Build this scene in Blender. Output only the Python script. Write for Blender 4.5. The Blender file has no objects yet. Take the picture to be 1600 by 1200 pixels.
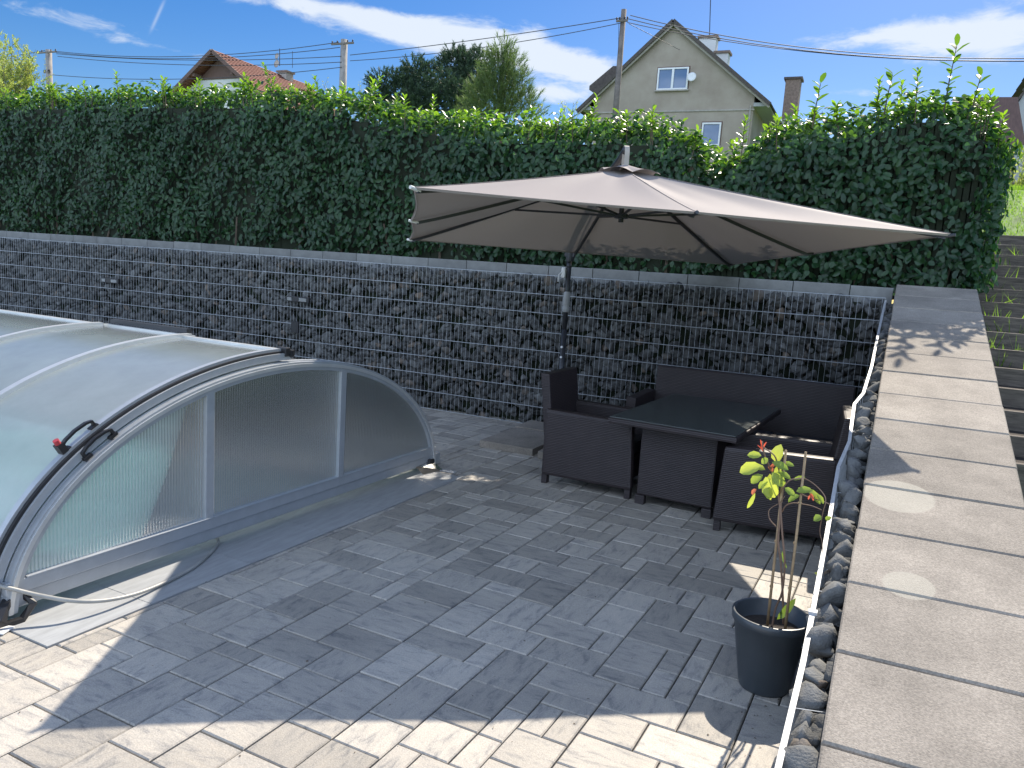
import bpy, bmesh, math, random
import numpy as np
from math import sin, cos, pi, radians, sqrt
from mathutils import Vector, Matrix
random.seed(7); rng = np.random.default_rng(11)
S = bpy.context.scene
COL = S.collection

# ------------------------------------------------------------------ camera
F = 1222.83; YAW = 0.418756; PITCH = 0.148553; ROLL = -0.065789
CAM = np.array([-0.122, -7.6565, 1.6747])
fw = np.array([-sin(YAW)*cos(PITCH), cos(YAW)*cos(PITCH), -sin(PITCH)])
rt = np.array([cos(YAW), sin(YAW), 0.0]); dn = np.cross(fw, rt)
r2 = cos(ROLL)*rt + sin(ROLL)*dn; d2 = -sin(ROLL)*rt + cos(ROLL)*dn
cam = bpy.data.cameras.new('camera'); co = bpy.data.objects.new('camera', cam); COL.objects.link(co)
cam.sensor_width = 36; cam.lens = F/1600*36; cam.clip_start = 0.05; cam.clip_end = 3000
m = Matrix.Identity(4)
for i in range(3):
    m[i][0] = r2[i]; m[i][1] = -d2[i]; m[i][2] = -fw[i]; m[i][3] = CAM[i]
co.matrix_world = m; S.camera = co
def ray(u, v): return fw + (u-800)/F*r2 + (v-600)/F*d2
def atY(u, v, y): k = ray(u, v); return CAM + k*((y-CAM[1])/k[1])
def atZ(u, v, z): k = ray(u, v); return CAM + k*((z-CAM[2])/k[2])

# ------------------------------------------------------------------ world + sun
S.view_settings.view_transform = 'Standard'; S.view_settings.look = 'None'
S.view_settings.gamma = 1; S.view_settings.exposure = 1.0
SAZ, SEL = radians(4.6), radians(45.6)
W = bpy.data.worlds.new('World'); S.world = W; W.use_nodes = True
nt = W.node_tree; N = nt.nodes; LK = nt.links
bg = N['Background']; bg.inputs[1].default_value = 0.135
sky = N.new('ShaderNodeTexSky'); sky.sky_type = 'NISHITA'; sky.sun_disc = False
sky.sun_elevation = SEL; sky.sun_rotation = SAZ; sky.altitude = 300; sky.air_density = 1.0; sky.dust_density = 0.6; sky.ozone_density = 2.0
def mth(op, a, b=None, c=None, clamp=False):
    n = N.new('ShaderNodeMath'); n.operation = op; n.use_clamp = clamp
    for i, x in enumerate((a, b, c)):
        if x is None: continue
        if hasattr(x, 'links'): LK.new(x, n.inputs[i])
        else: n.inputs[i].default_value = x
    return n.outputs[0]
tc = N.new('ShaderNodeTexCoord'); sp = N.new('ShaderNodeSeparateXYZ'); LK.new(tc.outputs['Generated'], sp.inputs[0])
az = mth('MULTIPLY', mth('ARCTAN2', sp.outputs[0], sp.outputs[1]), 57.2958)
el = mth('MULTIPLY', mth('ARCSINE', sp.outputs[2]), 57.2958)
cx = N.new('ShaderNodeCombineXYZ'); LK.new(mth('MULTIPLY', az, 0.22), cx.inputs[0]); LK.new(mth('MULTIPLY', el, 0.65), cx.inputs[1])
nz = N.new('ShaderNodeTexNoise'); nz.inputs['Scale'].default_value = 1.0; nz.inputs['Detail'].default_value = 12; nz.inputs['Roughness'].default_value = 0.64; nz.inputs['Distortion'].default_value = 0.35
LK.new(cx.outputs[0], nz.inputs['Vector'])
acc = None
for a0, e0, wa, we, sl, st in [(-40.5,15.9,5.5,.55,.0,.8), (-33,15.1,6,.95,-.02,1.15), (-26.5,14.6,5.5,1.35,-.05,1.3), (-20.5,13.7,3.6,.95,-.1,1.0), (-22.5,11.9,4.0,.75,-.12,1.0),
        (-1.5,15.6,3.8,.65,.05,1.0), (4.5,15.3,4.2,1.5,.05,1.25), (-2,12.4,3.0,.45,0,.7), (-48,12.1,4.5,.35,-.04,.62), (-53,13.0,5,.6,0,.45), (-50,16.3,4,.3,0,.3),
        (20,22,9,4,.1,1.1), (40,14,10,2,0,1.0), (-80,18,14,3,0,1.0), (70,25,14,5,0,1.0), (-110,30,16,6,0,1.0), (160,24,22,6,0,1.1), (120,12,20,3,0,1.0)]:
    da = mth('SUBTRACT', az, a0); de = mth('SUBTRACT', mth('SUBTRACT', el, e0), mth('MULTIPLY', da, sl))
    q = mth('ADD', mth('POWER', mth('ABSOLUTE', mth('DIVIDE', da, wa)), 2), mth('POWER', mth('ABSOLUTE', mth('DIVIDE', de, we)), 2))
    g = mth('MULTIPLY', mth('EXPONENT', mth('MULTIPLY', q, -0.9)), st)
    acc = g if acc is None else mth('ADD', acc, g)
def sstep(x, a, b_):
    n = N.new('ShaderNodeMapRange'); n.interpolation_type = 'SMOOTHSTEP'; LK.new(x, n.inputs['Value']); n.inputs['From Min'].default_value = a; n.inputs['From Max'].default_value = b_; return n.outputs[0]
rear = sstep(sp.outputs[1], 0.0, -0.45); high = sstep(el, 26, 42)       # unseen broken cloud added behind the camera and overhead to lift the shade
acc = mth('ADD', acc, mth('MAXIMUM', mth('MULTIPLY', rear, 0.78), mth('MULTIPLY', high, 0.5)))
dens = mth('ADD', acc, mth('MULTIPLY', mth('SUBTRACT', nz.outputs['Fac'], 0.52), 2.2))
mr = N.new('ShaderNodeMapRange'); mr.interpolation_type = 'SMOOTHSTEP'; LK.new(dens, mr.inputs['Value'])
mr.inputs['From Min'].default_value = 0.32; mr.inputs['From Max'].default_value = 1.05
# contrail, a fine straight trail high up
da = mth('SUBTRACT', az, -48.6); de = mth('SUBTRACT', el, 13.9)
ct = mth('EXPONENT', mth('MULTIPLY', mth('POWER', mth('ABSOLUTE', mth('DIVIDE', mth('SUBTRACT', da, mth('MULTIPLY', de, 0.42)), 0.10)), 2), -1))
ct = mth('MULTIPLY', ct, mth('EXPONENT', mth('MULTIPLY', mth('POWER', mth('ABSOLUTE', mth('DIVIDE', de, 0.9)), 4), -1)))
cf = mth('MULTIPLY', mth('ADD', mr.outputs[0], mth('MULTIPLY', ct, 0.35)), 0.93, clamp=True)
hs = N.new('ShaderNodeHueSaturation'); hs.inputs['Hue'].default_value = .511; hs.inputs['Saturation'].default_value = 1.50; hs.inputs['Value'].default_value = .46; LK.new(sky.outputs[0], hs.inputs['Color'])
mx = N.new('ShaderNodeMix'); mx.data_type = 'RGBA'; LK.new(cf, mx.inputs[0]); LK.new(hs.outputs[0], mx.inputs[6])
cc = N.new('ShaderNodeMix'); cc.data_type = 'RGBA'; LK.new(mth('MAXIMUM', rear, mth('MULTIPLY', high, .5)), cc.inputs[0]); cc.inputs[6].default_value = (3.1, 3.38, 3.75, 1); cc.inputs[7].default_value = (6.9, 8.3, 10.6, 1)  # added rear and overhead cloud coloured brighter to fill the shadows
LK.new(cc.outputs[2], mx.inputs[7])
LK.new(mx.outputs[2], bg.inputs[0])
sl = bpy.data.lights.new('sun', 'SUN'); so = bpy.data.objects.new('sun', sl); COL.objects.link(so)
sl.energy = 4.3; sl.angle = radians(0.53); sl.color = (1.0, 0.90, 0.76)
sd = Vector((sin(SAZ)*cos(SEL), cos(SAZ)*cos(SEL), sin(SEL)))
so.rotation_euler = sd.to_track_quat('Z', 'Y').to_euler(); so.location = (0, 0, 30)
S.cycles.max_bounces = 10; S.cycles.transparent_max_bounces = 24; S.cycles.transmission_bounces = 8

# ------------------------------------------------------------------ helpers
def tag(o, label=None, cat=None, group=None, kind=None):
    for k, v in (('label', label), ('category', cat), ('group', group), ('kind', kind)):
        if v: o[k] = v
    return o
def thing(name, label, cat, loc=(0, 0, 0), rz=0, group=None):
    o = bpy.data.objects.new(name, None); COL.objects.link(o); o.location = loc; o.rotation_euler = (0, 0, rz); o.empty_display_size = .1
    return tag(o, label, cat, group)
def link(name, me, mat, parent=None, smooth=False, world=True):
    o = bpy.data.objects.new(name, me); COL.objects.link(o)
    if mat: me.materials.append(mat)
    if smooth: me.polygons.foreach_set('use_smooth', np.ones(len(me.polygons), bool))
    if parent is not None:
        o.parent = parent
        if world and parent.type == 'EMPTY': o.location = -Vector(parent.location)
    return o
class MB:
    def __init__(s): s.v = []; s.f = []; s.c = []
    def add(s, vs, fs, c=None):
        n = len(s.v); s.v += [tuple(map(float, v)) for v in vs]; s.f += [tuple(n+i for i in f) for f in fs]
        s.c += [c or (.5, .5, .5)]*len(vs); return s
    def box(s, lo, hi, M=None, c=None, b=0.0):
        x0, y0, z0 = lo; x1, y1, z1 = hi
        if b <= 0:
            vs = [(x, y, z) for z in (z0, z1) for y in (y0, y1) for x in (x0, x1)]
            fs = [(0, 2, 3, 1), (4, 5, 7, 6), (0, 1, 5, 4), (1, 3, 7, 5), (3, 2, 6, 7), (2, 0, 4, 6)]
        else:
            bm = bmesh.new(); bmesh.ops.create_cube(bm, size=1)
            for v in bm.verts: v.co = Vector(((x0+x1)/2+v.co.x*(x1-x0), (y0+y1)/2+v.co.y*(y1-y0), (z0+z1)/2+v.co.z*(z1-z0)))
            bmesh.ops.bevel(bm, geom=bm.edges[:], offset=b, segments=2, affect='EDGES', profile=.6)
            vs = [v.co[:] for v in bm.verts]; fs = [[v.index for v in f.verts] for f in bm.faces]; bm.free()
        if M is not None: vs = [tuple(M @ Vector(v)) for v in vs]
        return s.add(vs, fs, c)
    def tube(s, pts, r, n=6, cap=True, c=None):
        pts = [Vector(p) for p in pts]; k = len(pts); rs = r if isinstance(r, (list, tuple)) else [r]*k
        vs = []; up = None
        for i, p in enumerate(pts):
            t = (pts[min(i+1, k-1)]-pts[max(i-1, 0)]).normalized()
            if up is None: up = Vector((0, 0, 1)) if abs(t.z) < .9 else Vector((1, 0, 0))
            a = t.cross(up).normalized(); b = a.cross(t).normalized(); up = b
            for j in range(n):
                w = 2*pi*j/n+.3; vs.append(p + rs[i]*(cos(w)*a+sin(w)*b))
        fs = [(i*n+j, i*n+(j+1) % n, (i+1)*n+(j+1) % n, (i+1)*n+j) for i in range(k-1) for j in range(n)]
        if cap: fs += [tuple(range(n))[::-1], tuple((k-1)*n+j for j in range(n))]
        return s.add(vs, fs, c)
    def bar(s, pts, w, h, c=None, wd=None):   # rectangular section swept on points; wd = width direction
        pts = [Vector(p) for p in pts]; k = len(pts); vs = []
        for i, p in enumerate(pts):
            t = (pts[min(i+1, k-1)]-pts[max(i-1, 0)]).normalized()
            a = Vector(wd).normalized() if wd is not None else t.cross(Vector((0, 0, 1))).normalized()
            b = a.cross(t).normalized(); a = t.cross(b).normalized()
            for sx, sy in ((-1, -1), (1, -1), (1, 1), (-1, 1)): vs.append(p + a*(w/2*sx)+b*(h/2*sy))
        fs = [(i*4+j, i*4+(j+1) % 4, i*4+4+(j+1) % 4, i*4+4+j) for i in range(k-1) for j in range(4)] + [(3, 2, 1, 0), tuple((k-1)*4+j for j in range(4))]
        return s.add(vs, fs, c)
    def lathe(s, prof, n=32, cen=(0, 0, 0), c=None):
        vs = [(cen[0]+r*cos(2*pi*j/n), cen[1]+r*sin(2*pi*j/n), cen[2]+z) for r, z in prof for j in range(n)]
        fs = [(i*n+j, i*n+(j+1) % n, (i+1)*n+(j+1) % n, (i+1)*n+j) for i in range(len(prof)-1) for j in range(n)]
        return s.add(vs, fs, c)
    def prism(s, poly, ext):   # poly 3D points, ext vector
        n = len(poly); e = Vector(ext); vs = [Vector(p) for p in poly]+[Vector(p)+e for p in poly]
        return s.add(vs, [tuple(range(n))[::-1], tuple(range(n, 2*n))]+[(i, (i+1) % n, n+(i+1) % n, n+i) for i in range(n)])
    def build(s, name, mat, parent=None, smooth=False, col=False):
        me = bpy.data.meshes.new(name); me.from_pydata(s.v, [], s.f); me.update()
        bm = bmesh.new(); bm.from_mesh(me); bmesh.ops.recalc_face_normals(bm, faces=bm.faces[:]); bm.to_mesh(me); bm.free()
        if col:
            at = me.color_attributes.new('rnd', 'FLOAT_COLOR', 'POINT'); arr = np.ones((len(s.v), 4)); arr[:, :3] = s.c
            at.data.foreach_set('color', arr.ravel())
        return link(name, me, mat, parent, smooth)
def np_mesh(name, V, Fq, col, mat, parent=None, smooth=True):
    """V (n,3), Fq list of (m,k) int arrays, col (n,3)"""
    me = bpy.data.meshes.new(name); me.vertices.add(len(V)); me.vertices.foreach_set('co', np.asarray(V, np.float32).ravel())
    li = np.concatenate([f.ravel() for f in Fq]); ls = []; st = 0
    for f in Fq:
        ls.append(st+np.arange(len(f))*f.shape[1]); st += f.size
    ls = np.concatenate(ls); me.loops.add(len(li)); me.loops.foreach_set('vertex_index', li.astype(np.int32))
    me.polygons.add(len(ls)); me.polygons.foreach_set('loop_start', ls.astype(np.int32)); me.update(calc_edges=True); me.validate()
    if col is not None:
        at = me.color_attributes.new('rnd', 'FLOAT_COLOR', 'POINT'); arr = np.ones((len(V), 4)); arr[:, :3] = col; at.data.foreach_set('color', arr.ravel())
    return link(name, me, mat, parent, smooth)

# ------------------------------------------------------------------ materials
def newmat(name):
    m = bpy.data.materials.new(name); m.use_nodes = True; nt = m.node_tree
    return m, nt, nt.nodes['Principled BSDF']
def nd(nt, t, **k):
    n = nt.nodes.new(t)
    for a, b in k.items(): setattr(n, a, b)
    return n
def mat(name, col, rough=.6, metal=0, var=.15, scale=8, bump=0, bscale=60, col2=None, stretch=None, spec=.5, vcol=0):
    m, nt, b = newmat(name); L = nt.links
    b.inputs['Roughness'].default_value = rough; b.inputs['Metallic'].default_value = metal; b.inputs['Specular IOR Level'].default_value = spec
    tcn = nd(nt, 'ShaderNodeTexCoord'); mp = nd(nt, 'ShaderNodeMapping'); L.new(tcn.outputs['Object'], mp.inputs[0])
    if stretch: mp.inputs['Scale'].default_value = stretch
    n = nd(nt, 'ShaderNodeTexNoise'); n.inputs['Scale'].default_value = scale; n.inputs['Detail'].default_value = 7; n.inputs['Roughness'].default_value = .62; L.new(mp.outputs[0], n.inputs['Vector'])
    rp = nd(nt, 'ShaderNodeValToRGB'); L.new(n.outputs['Fac'], rp.inputs[0])
    c2 = col2 or tuple(min(1, c*(1+var)) for c in col); c1 = tuple(c*(1-var) for c in col)
    rp.color_ramp.elements[0].position = .33; rp.color_ramp.elements[1].position = .67
    rp.color_ramp.elements[0].color = (*c1, 1); rp.color_ramp.elements[1].color = (*c2, 1)
    out = rp.outputs[0]
    if vcol:
        at = nd(nt, 'ShaderNodeAttribute', attribute_name='rnd'); s = nd(nt, 'ShaderNodeSeparateColor'); L.new(at.outputs['Color'], s.inputs[0])
        mr = nd(nt, 'ShaderNodeMapRange'); L.new(s.outputs[0], mr.inputs[0]); mr.inputs['To Min'].default_value = 1-vcol; mr.inputs['To Max'].default_value = 1+vcol
        vm = nd(nt, 'ShaderNodeVectorMath', operation='SCALE'); L.new(out, vm.inputs[0]); L.new(mr.outputs[0], vm.inputs['Scale']); out = vm.outputs[0]
    L.new(out, b.inputs['Base Color'])
    if bump:
        n2 = nd(nt, 'ShaderNodeTexNoise'); n2.inputs['Scale'].default_value = bscale; n2.inputs['Detail'].default_value = 6; L.new(mp.outputs[0], n2.inputs['Vector'])
        bp = nd(nt, 'ShaderNodeBump'); bp.inputs['Strength'].default_value = bump; bp.inputs['Distance'].default_value = .01
        L.new(n2.outputs['Fac'], bp.inputs['Height']); L.new(bp.outputs[0], b.inputs['Normal'])
    return m
def leafmat(name, dark, light, young, rough=.38, trans=.35, tcol=(1.2, 1.3, .4)):
    """rnd.r tone, rnd.g youth"""
    m, nt, b = newmat(name); L = nt.links; b.inputs['Roughness'].default_value = rough; b.inputs['Specular IOR Level'].default_value = .42
    at = nd(nt, 'ShaderNodeAttribute', attribute_name='rnd'); s = nd(nt, 'ShaderNodeSeparateColor'); L.new(at.outputs['Color'], s.inputs[0])
    m1 = nd(nt, 'ShaderNodeMix', data_type='RGBA'); L.new(s.outputs[0], m1.inputs[0]); m1.inputs[6].default_value = (*dark, 1); m1.inputs[7].default_value = (*light, 1)
    m2 = nd(nt, 'ShaderNodeMix', data_type='RGBA'); L.new(s.outputs[1], m2.inputs[0]); L.new(m1.outputs[2], m2.inputs[6]); m2.inputs[7].default_value = (*young, 1)
    L.new(m2.outputs[2], b.inputs['Base Color'])
    tr = nd(nt, 'ShaderNodeBsdfTranslucent'); vm = nd(nt, 'ShaderNodeVectorMath', operation='MULTIPLY'); L.new(m2.outputs[2], vm.inputs[0]); vm.inputs[1].default_value = tuple(2.2*x for x in tcol)
    L.new(vm.outputs[0], tr.inputs[0]); ms = nd(nt, 'ShaderNodeMixShader'); ms.inputs[0].default_value = trans
    L.new(b.outputs[0], ms.inputs[1]); L.new(tr.outputs[0], ms.inputs[2]); L.new(ms.outputs[0], nt.nodes['Material Output'].inputs[0])
    return m
M = {}
# stone paving: streaked grey concrete blocks, tone and streak direction per block
def paver_mat():
    m, nt, b = newmat('paver'); L = nt.links; b.inputs['Roughness'].default_value = .68; b.inputs['Specular IOR Level'].default_value = .45
    at = nd(nt, 'ShaderNodeAttribute', attribute_name='rnd'); s = nd(nt, 'ShaderNodeSeparateColor'); L.new(at.outputs['Color'], s.inputs[0])
    tcn = nd(nt, 'ShaderNodeTexCoord'); off = nd(nt, 'ShaderNodeVectorMath', operation='SCALE'); L.new(at.outputs['Color'], off.inputs[0]); off.inputs['Scale'].default_value = 31.7
    ad = nd(nt, 'ShaderNodeVectorMath', operation='ADD'); L.new(tcn.outputs['Object'], ad.inputs[0]); L.new(off.outputs[0], ad.inputs[1])
    outs = []
    for sc in ((7, 22, 4), (22, 7, 4)):
        mp = nd(nt, 'ShaderNodeMapping'); mp.inputs['Scale'].default_value = sc; L.new(ad.outputs[0], mp.inputs[0])
        n = nd(nt, 'ShaderNodeTexNoise'); n.inputs['Scale'].default_value = 1.1; n.inputs['Detail'].default_value = 6; n.inputs['Roughness'].default_value = .74; n.inputs['Distortion'].default_value = .5
        L.new(mp.outputs[0], n.inputs['Vector']); outs.append(n.outputs['Fac'])
    st = nd(nt, 'ShaderNodeMath', operation='GREATER_THAN'); L.new(s.outputs[2], st.inputs[0]); st.inputs[1].default_value = .5
    mxf = nd(nt, 'ShaderNodeMix'); L.new(st.outputs[0], mxf.inputs[0]); L.new(outs[0], mxf.inputs[2]); L.new(outs[1], mxf.inputs[3])
    rp = nd(nt, 'ShaderNodeValToRGB'); L.new(mxf.outputs[0], rp.inputs[0]); e = rp.color_ramp.elements
    e[0].position = .28; e[0].color = (.16, .16, .162, 1); e[1].position = .72; e[1].color = (.43, .39, .33, 1)
    k = e.new(.48); k.color = (.36, .335, .295, 1)
    mr = nd(nt, 'ShaderNodeMapRange'); L.new(s.outputs[0], mr.inputs[0]); mr.inputs['To Min'].default_value = .73; mr.inputs['To Max'].default_value = 1.16
    vm = nd(nt, 'ShaderNodeVectorMath', operation='SCALE'); L.new(rp.outputs[0], vm.inputs[0]); L.new(mr.outputs[0], vm.inputs['Scale'])
    n2 = nd(nt, 'ShaderNodeTexNoise'); n2.inputs['Scale'].default_value = 190; n2.inputs['Detail'].default_value = 3; L.new(tcn.outputs['Object'], n2.inputs['Vector'])
    mr2 = nd(nt, 'ShaderNodeMapRange'); L.new(n2.outputs['Fac'], mr2.inputs[0]); mr2.inputs['From Min'].default_value = .3; mr2.inputs['From Max'].default_value = .7; mr2.inputs['To Min'].default_value = .82; mr2.inputs['To Max'].default_value = 1.16
    n3 = nd(nt, 'ShaderNodeTexNoise'); n3.inputs['Scale'].default_value = 1.3; n3.inputs['Detail'].default_value = 4; L.new(tcn.outputs['Object'], n3.inputs['Vector'])
    mr3 = nd(nt, 'ShaderNodeMapRange'); L.new(n3.outputs['Fac'], mr3.inputs[0]); mr3.inputs['From Min'].default_value = .3; mr3.inputs['From Max'].default_value = .7; mr3.inputs['To Min'].default_value = .88; mr3.inputs['To Max'].default_value = 1.08
    mu = nd(nt, 'ShaderNodeMath', operation='MULTIPLY'); L.new(mr2.outputs[0], mu.inputs[0]); L.new(mr3.outputs[0], mu.inputs[1])
    v2 = nd(nt, 'ShaderNodeVectorMath', operation='SCALE'); L.new(vm.outputs[0], v2.inputs[0]); L.new(mu.outputs[0], v2.inputs['Scale']); L.new(v2.outputs[0], b.inputs['Base Color'])
    bp = nd(nt, 'ShaderNodeBump'); bp.inputs['Strength'].default_value = .35; bp.inputs['Distance'].default_value = .004; L.new(n2.outputs['Fac'], bp.inputs['Height']); L.new(bp.outputs[0], b.inputs['Normal'])
    return m
M['paver'] = paver_mat()
M['sand'] = mat('joint_sand', (.028, .026, .024), .95, bump=.4)
M['kerb'] = mat('kerb_tile', (.30, .31, .315), .55, var=.13, scale=5, stretch=(6, 1, 1), bump=.1, bscale=150, vcol=.06)
M['pooledge'] = mat('pool_edge', (.60, .59, .55), .6, bump=.1)
M['coping'] = mat('coping_slab', (.25, .224, .192), .85, var=.2, scale=4.2, bump=.4, bscale=220, vcol=.15, spec=.3)
def coping_spots(m):
    nt = m.node_tree; L = nt.links; b = nt.nodes['Principled BSDF']; src = b.inputs['Base Color'].links[0].from_socket
    tcn = nd(nt, 'ShaderNodeTexCoord')
    n = nd(nt, 'ShaderNodeTexNoise'); n.inputs['Scale'].default_value = 130; n.inputs['Detail'].default_value = 4; L.new(tcn.outputs['Object'], n.inputs['Vector'])
    mr = nd(nt, 'ShaderNodeMapRange'); L.new(n.outputs['Fac'], mr.inputs[0]); mr.inputs['From Min'].default_value = .32; mr.inputs['From Max'].default_value = .68; mr.inputs['To Min'].default_value = .78; mr.inputs['To Max'].default_value = 1.22
    v = nd(nt, 'ShaderNodeVectorMath', operation='SCALE'); L.new(src, v.inputs[0]); L.new(mr.outputs[0], v.inputs['Scale']); out = v.outputs[0]
    # round paler marks where pots once stood
    for (px, py, r) in SPOTS:
        sb = nd(nt, 'ShaderNodeVectorMath', operation='DISTANCE'); fl = nd(nt, 'ShaderNodeVectorMath', operation='MULTIPLY'); L.new(tcn.outputs['Object'], fl.inputs[0]); fl.inputs[1].default_value = (1, 1, 0)
        L.new(fl.outputs[0], sb.inputs[0]); sb.inputs[1].default_value = (px, py, 0)
        q = nd(nt, 'ShaderNodeMapRange'); L.new(sb.outputs['Value'], q.inputs[0]); q.inputs['From Min'].default_value = r*1.04; q.inputs['From Max'].default_value = r*.96; q.inputs['To Max'].default_value = .55
        mx = nd(nt, 'ShaderNodeMix', data_type='RGBA'); L.new(q.outputs[0], mx.inputs[0]); L.new(out, mx.inputs[6]); mx.inputs[7].default_value = (.40, .38, .32, 1); out = mx.outputs[2]
    L.new(out, b.inputs['Base Color'])
M['concrete'] = mat('edging_concrete', (.185, .19, .185), .85, bump=.3, bscale=90, vcol=.1)
M['stone'] = mat('basalt_stone', (.098, .100, .099), .9, var=.22, scale=22, bump=.6, bscale=120, vcol=.5, spec=.25)
def tan_some(m):
    nt = m.node_tree; L = nt.links; b = nt.nodes['Principled BSDF']; src = b.inputs['Base Color'].links[0].from_socket
    at = nd(nt, 'ShaderNodeAttribute', attribute_name='rnd'); sc = nd(nt, 'ShaderNodeSeparateColor'); L.new(at.outputs['Color'], sc.inputs[0])
    q = nd(nt, 'ShaderNodeMapRange'); L.new(sc.outputs[1], q.inputs[0]); q.inputs['From Min'].default_value = .93; q.inputs['From Max'].default_value = 1.0; q.inputs['To Max'].default_value = .65
    mx = nd(nt, 'ShaderNodeMix', data_type='RGBA'); L.new(q.outputs[0], mx.inputs[0]); L.new(src, mx.inputs[6]); mx.inputs[7].default_value = (.21, .16, .12, 1); L.new(mx.outputs[2], b.inputs['Base Color'])
tan_some(M['stone'])
M['steel'] = mat('galvanised_steel', (.44, .47, .50), .5, metal=.35, var=.12, scale=30)
M['bar'] = mat('galvanised_bar', (.42, .43, .44), .55, metal=.2, var=.1, scale=30)
M['soil'] = mat('soil', (.026, .020, .016), .95, bump=.8, bscale=70)
M['alu'] = mat('aluminium', (.40, .425, .45), .40, metal=.35, var=.06, scale=12)
M['aluw'] = mat('aluminium_pale', (.62, .63, .62), .35, metal=.5, var=.05, scale=12)
M['blk'] = mat('black_plastic', (.018, .018, .02), .45, var=.1)
M['red'] = mat('red_plastic', (.42, .05, .06), .4)
M['umbmetal'] = mat('umbrella_metal', (.045, .048, .055), .4, metal=.4, var=.08)
M['grey'] = mat('grey_plastic', (.35, .36, .37), .5)
M['wood'] = mat('stair_timber', (.10, .085, .07), .85, var=.3, scale=6, stretch=(1, 8, 8), bump=.5, col2=(.17, .145, .12))
M['grass'] = leafmat('grass_blade', (.05, .10, .015), (.12, .22, .03), (.2, .3, .05), rough=.5, trans=.4)
M['turf'] = mat('turf', (.09, .17, .03), .9, var=.35, scale=3, bump=.5, bscale=20, col2=(.15, .26, .05))
M['laurel'] = leafmat('laurel_leaf', (.012, .042, .022), (.030, .082, .036), (.16, .27, .035), rough=.33, trans=.34)
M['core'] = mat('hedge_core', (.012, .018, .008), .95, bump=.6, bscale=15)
M['bark'] = mat('bark', (.10, .075, .055), .9, var=.3, bump=.6, bscale=40)
M['render'] = mat('house_render', (.36, .298, .24), .9, var=.20, scale=.55, bump=.3, bscale=9, col2=(.39, .34, .28))
M['render2'] = mat('house_render_white', (.60, .61, .60), .85, var=.06, scale=.6)
M['render3'] = mat('house_render_grey', (.36, .37, .38), .85, var=.06, scale=.6)
M['tile'] = mat('roof_tile_dark', (.075, .062, .055), .8, var=.3, scale=9, bump=.8, bscale=9)
M['rtile'] = mat('roof_tile_red', (.22, .085, .06), .8, var=.4, scale=14, bump=.8, bscale=9)
M['brick'] = mat('chimney_brick', (.20, .15, .12), .85, var=.3, scale=7)
M['brown'] = mat('brown_board', (.12, .07, .055), .7, var=.2, scale=4, stretch=(10, 1, 1))
M['trim'] = mat('barge_board', (.36, .33, .29), .7)
M['white'] = mat('white_pvc', (.72, .73, .74), .4, var=.03)
M['pole'] = mat('concrete_pole', (.27, .25, .23), .85, var=.2, scale=3)
M['polewood'] = mat('wooden_pole', (.17, .145, .13), .85, var=.25, scale=3)
M['wire'] = mat('cable', (.035, .035, .045), .6)
M['terra'] = mat('pot_plastic', (.045, .055, .065), .35, var=.1)
M['stake'] = mat('bamboo', (.30, .21, .12), .6, var=.2, scale=20, stretch=(1, 1, 3))
M['stem'] = mat('vine_stem', (.16, .10, .07), .7, var=.2)
M['hose'] = mat('hose', (.30, .30, .28), .4)
M['water'] = mat('pool_water', (.14, .33, .335), .10, var=.2, scale=1.5, bump=.05, bscale=6)
M['pane'] = mat('window_pane', (.10, .16, .28), .03, var=.1, scale=.4, spec=1.0)
M['glass'] = mat('table_glass', (.05, .06, .06), .22, var=.1, scale=3, spec=.6)
M['whitebit'] = mat('white_stone', (.6, .6, .58), .7)
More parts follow.
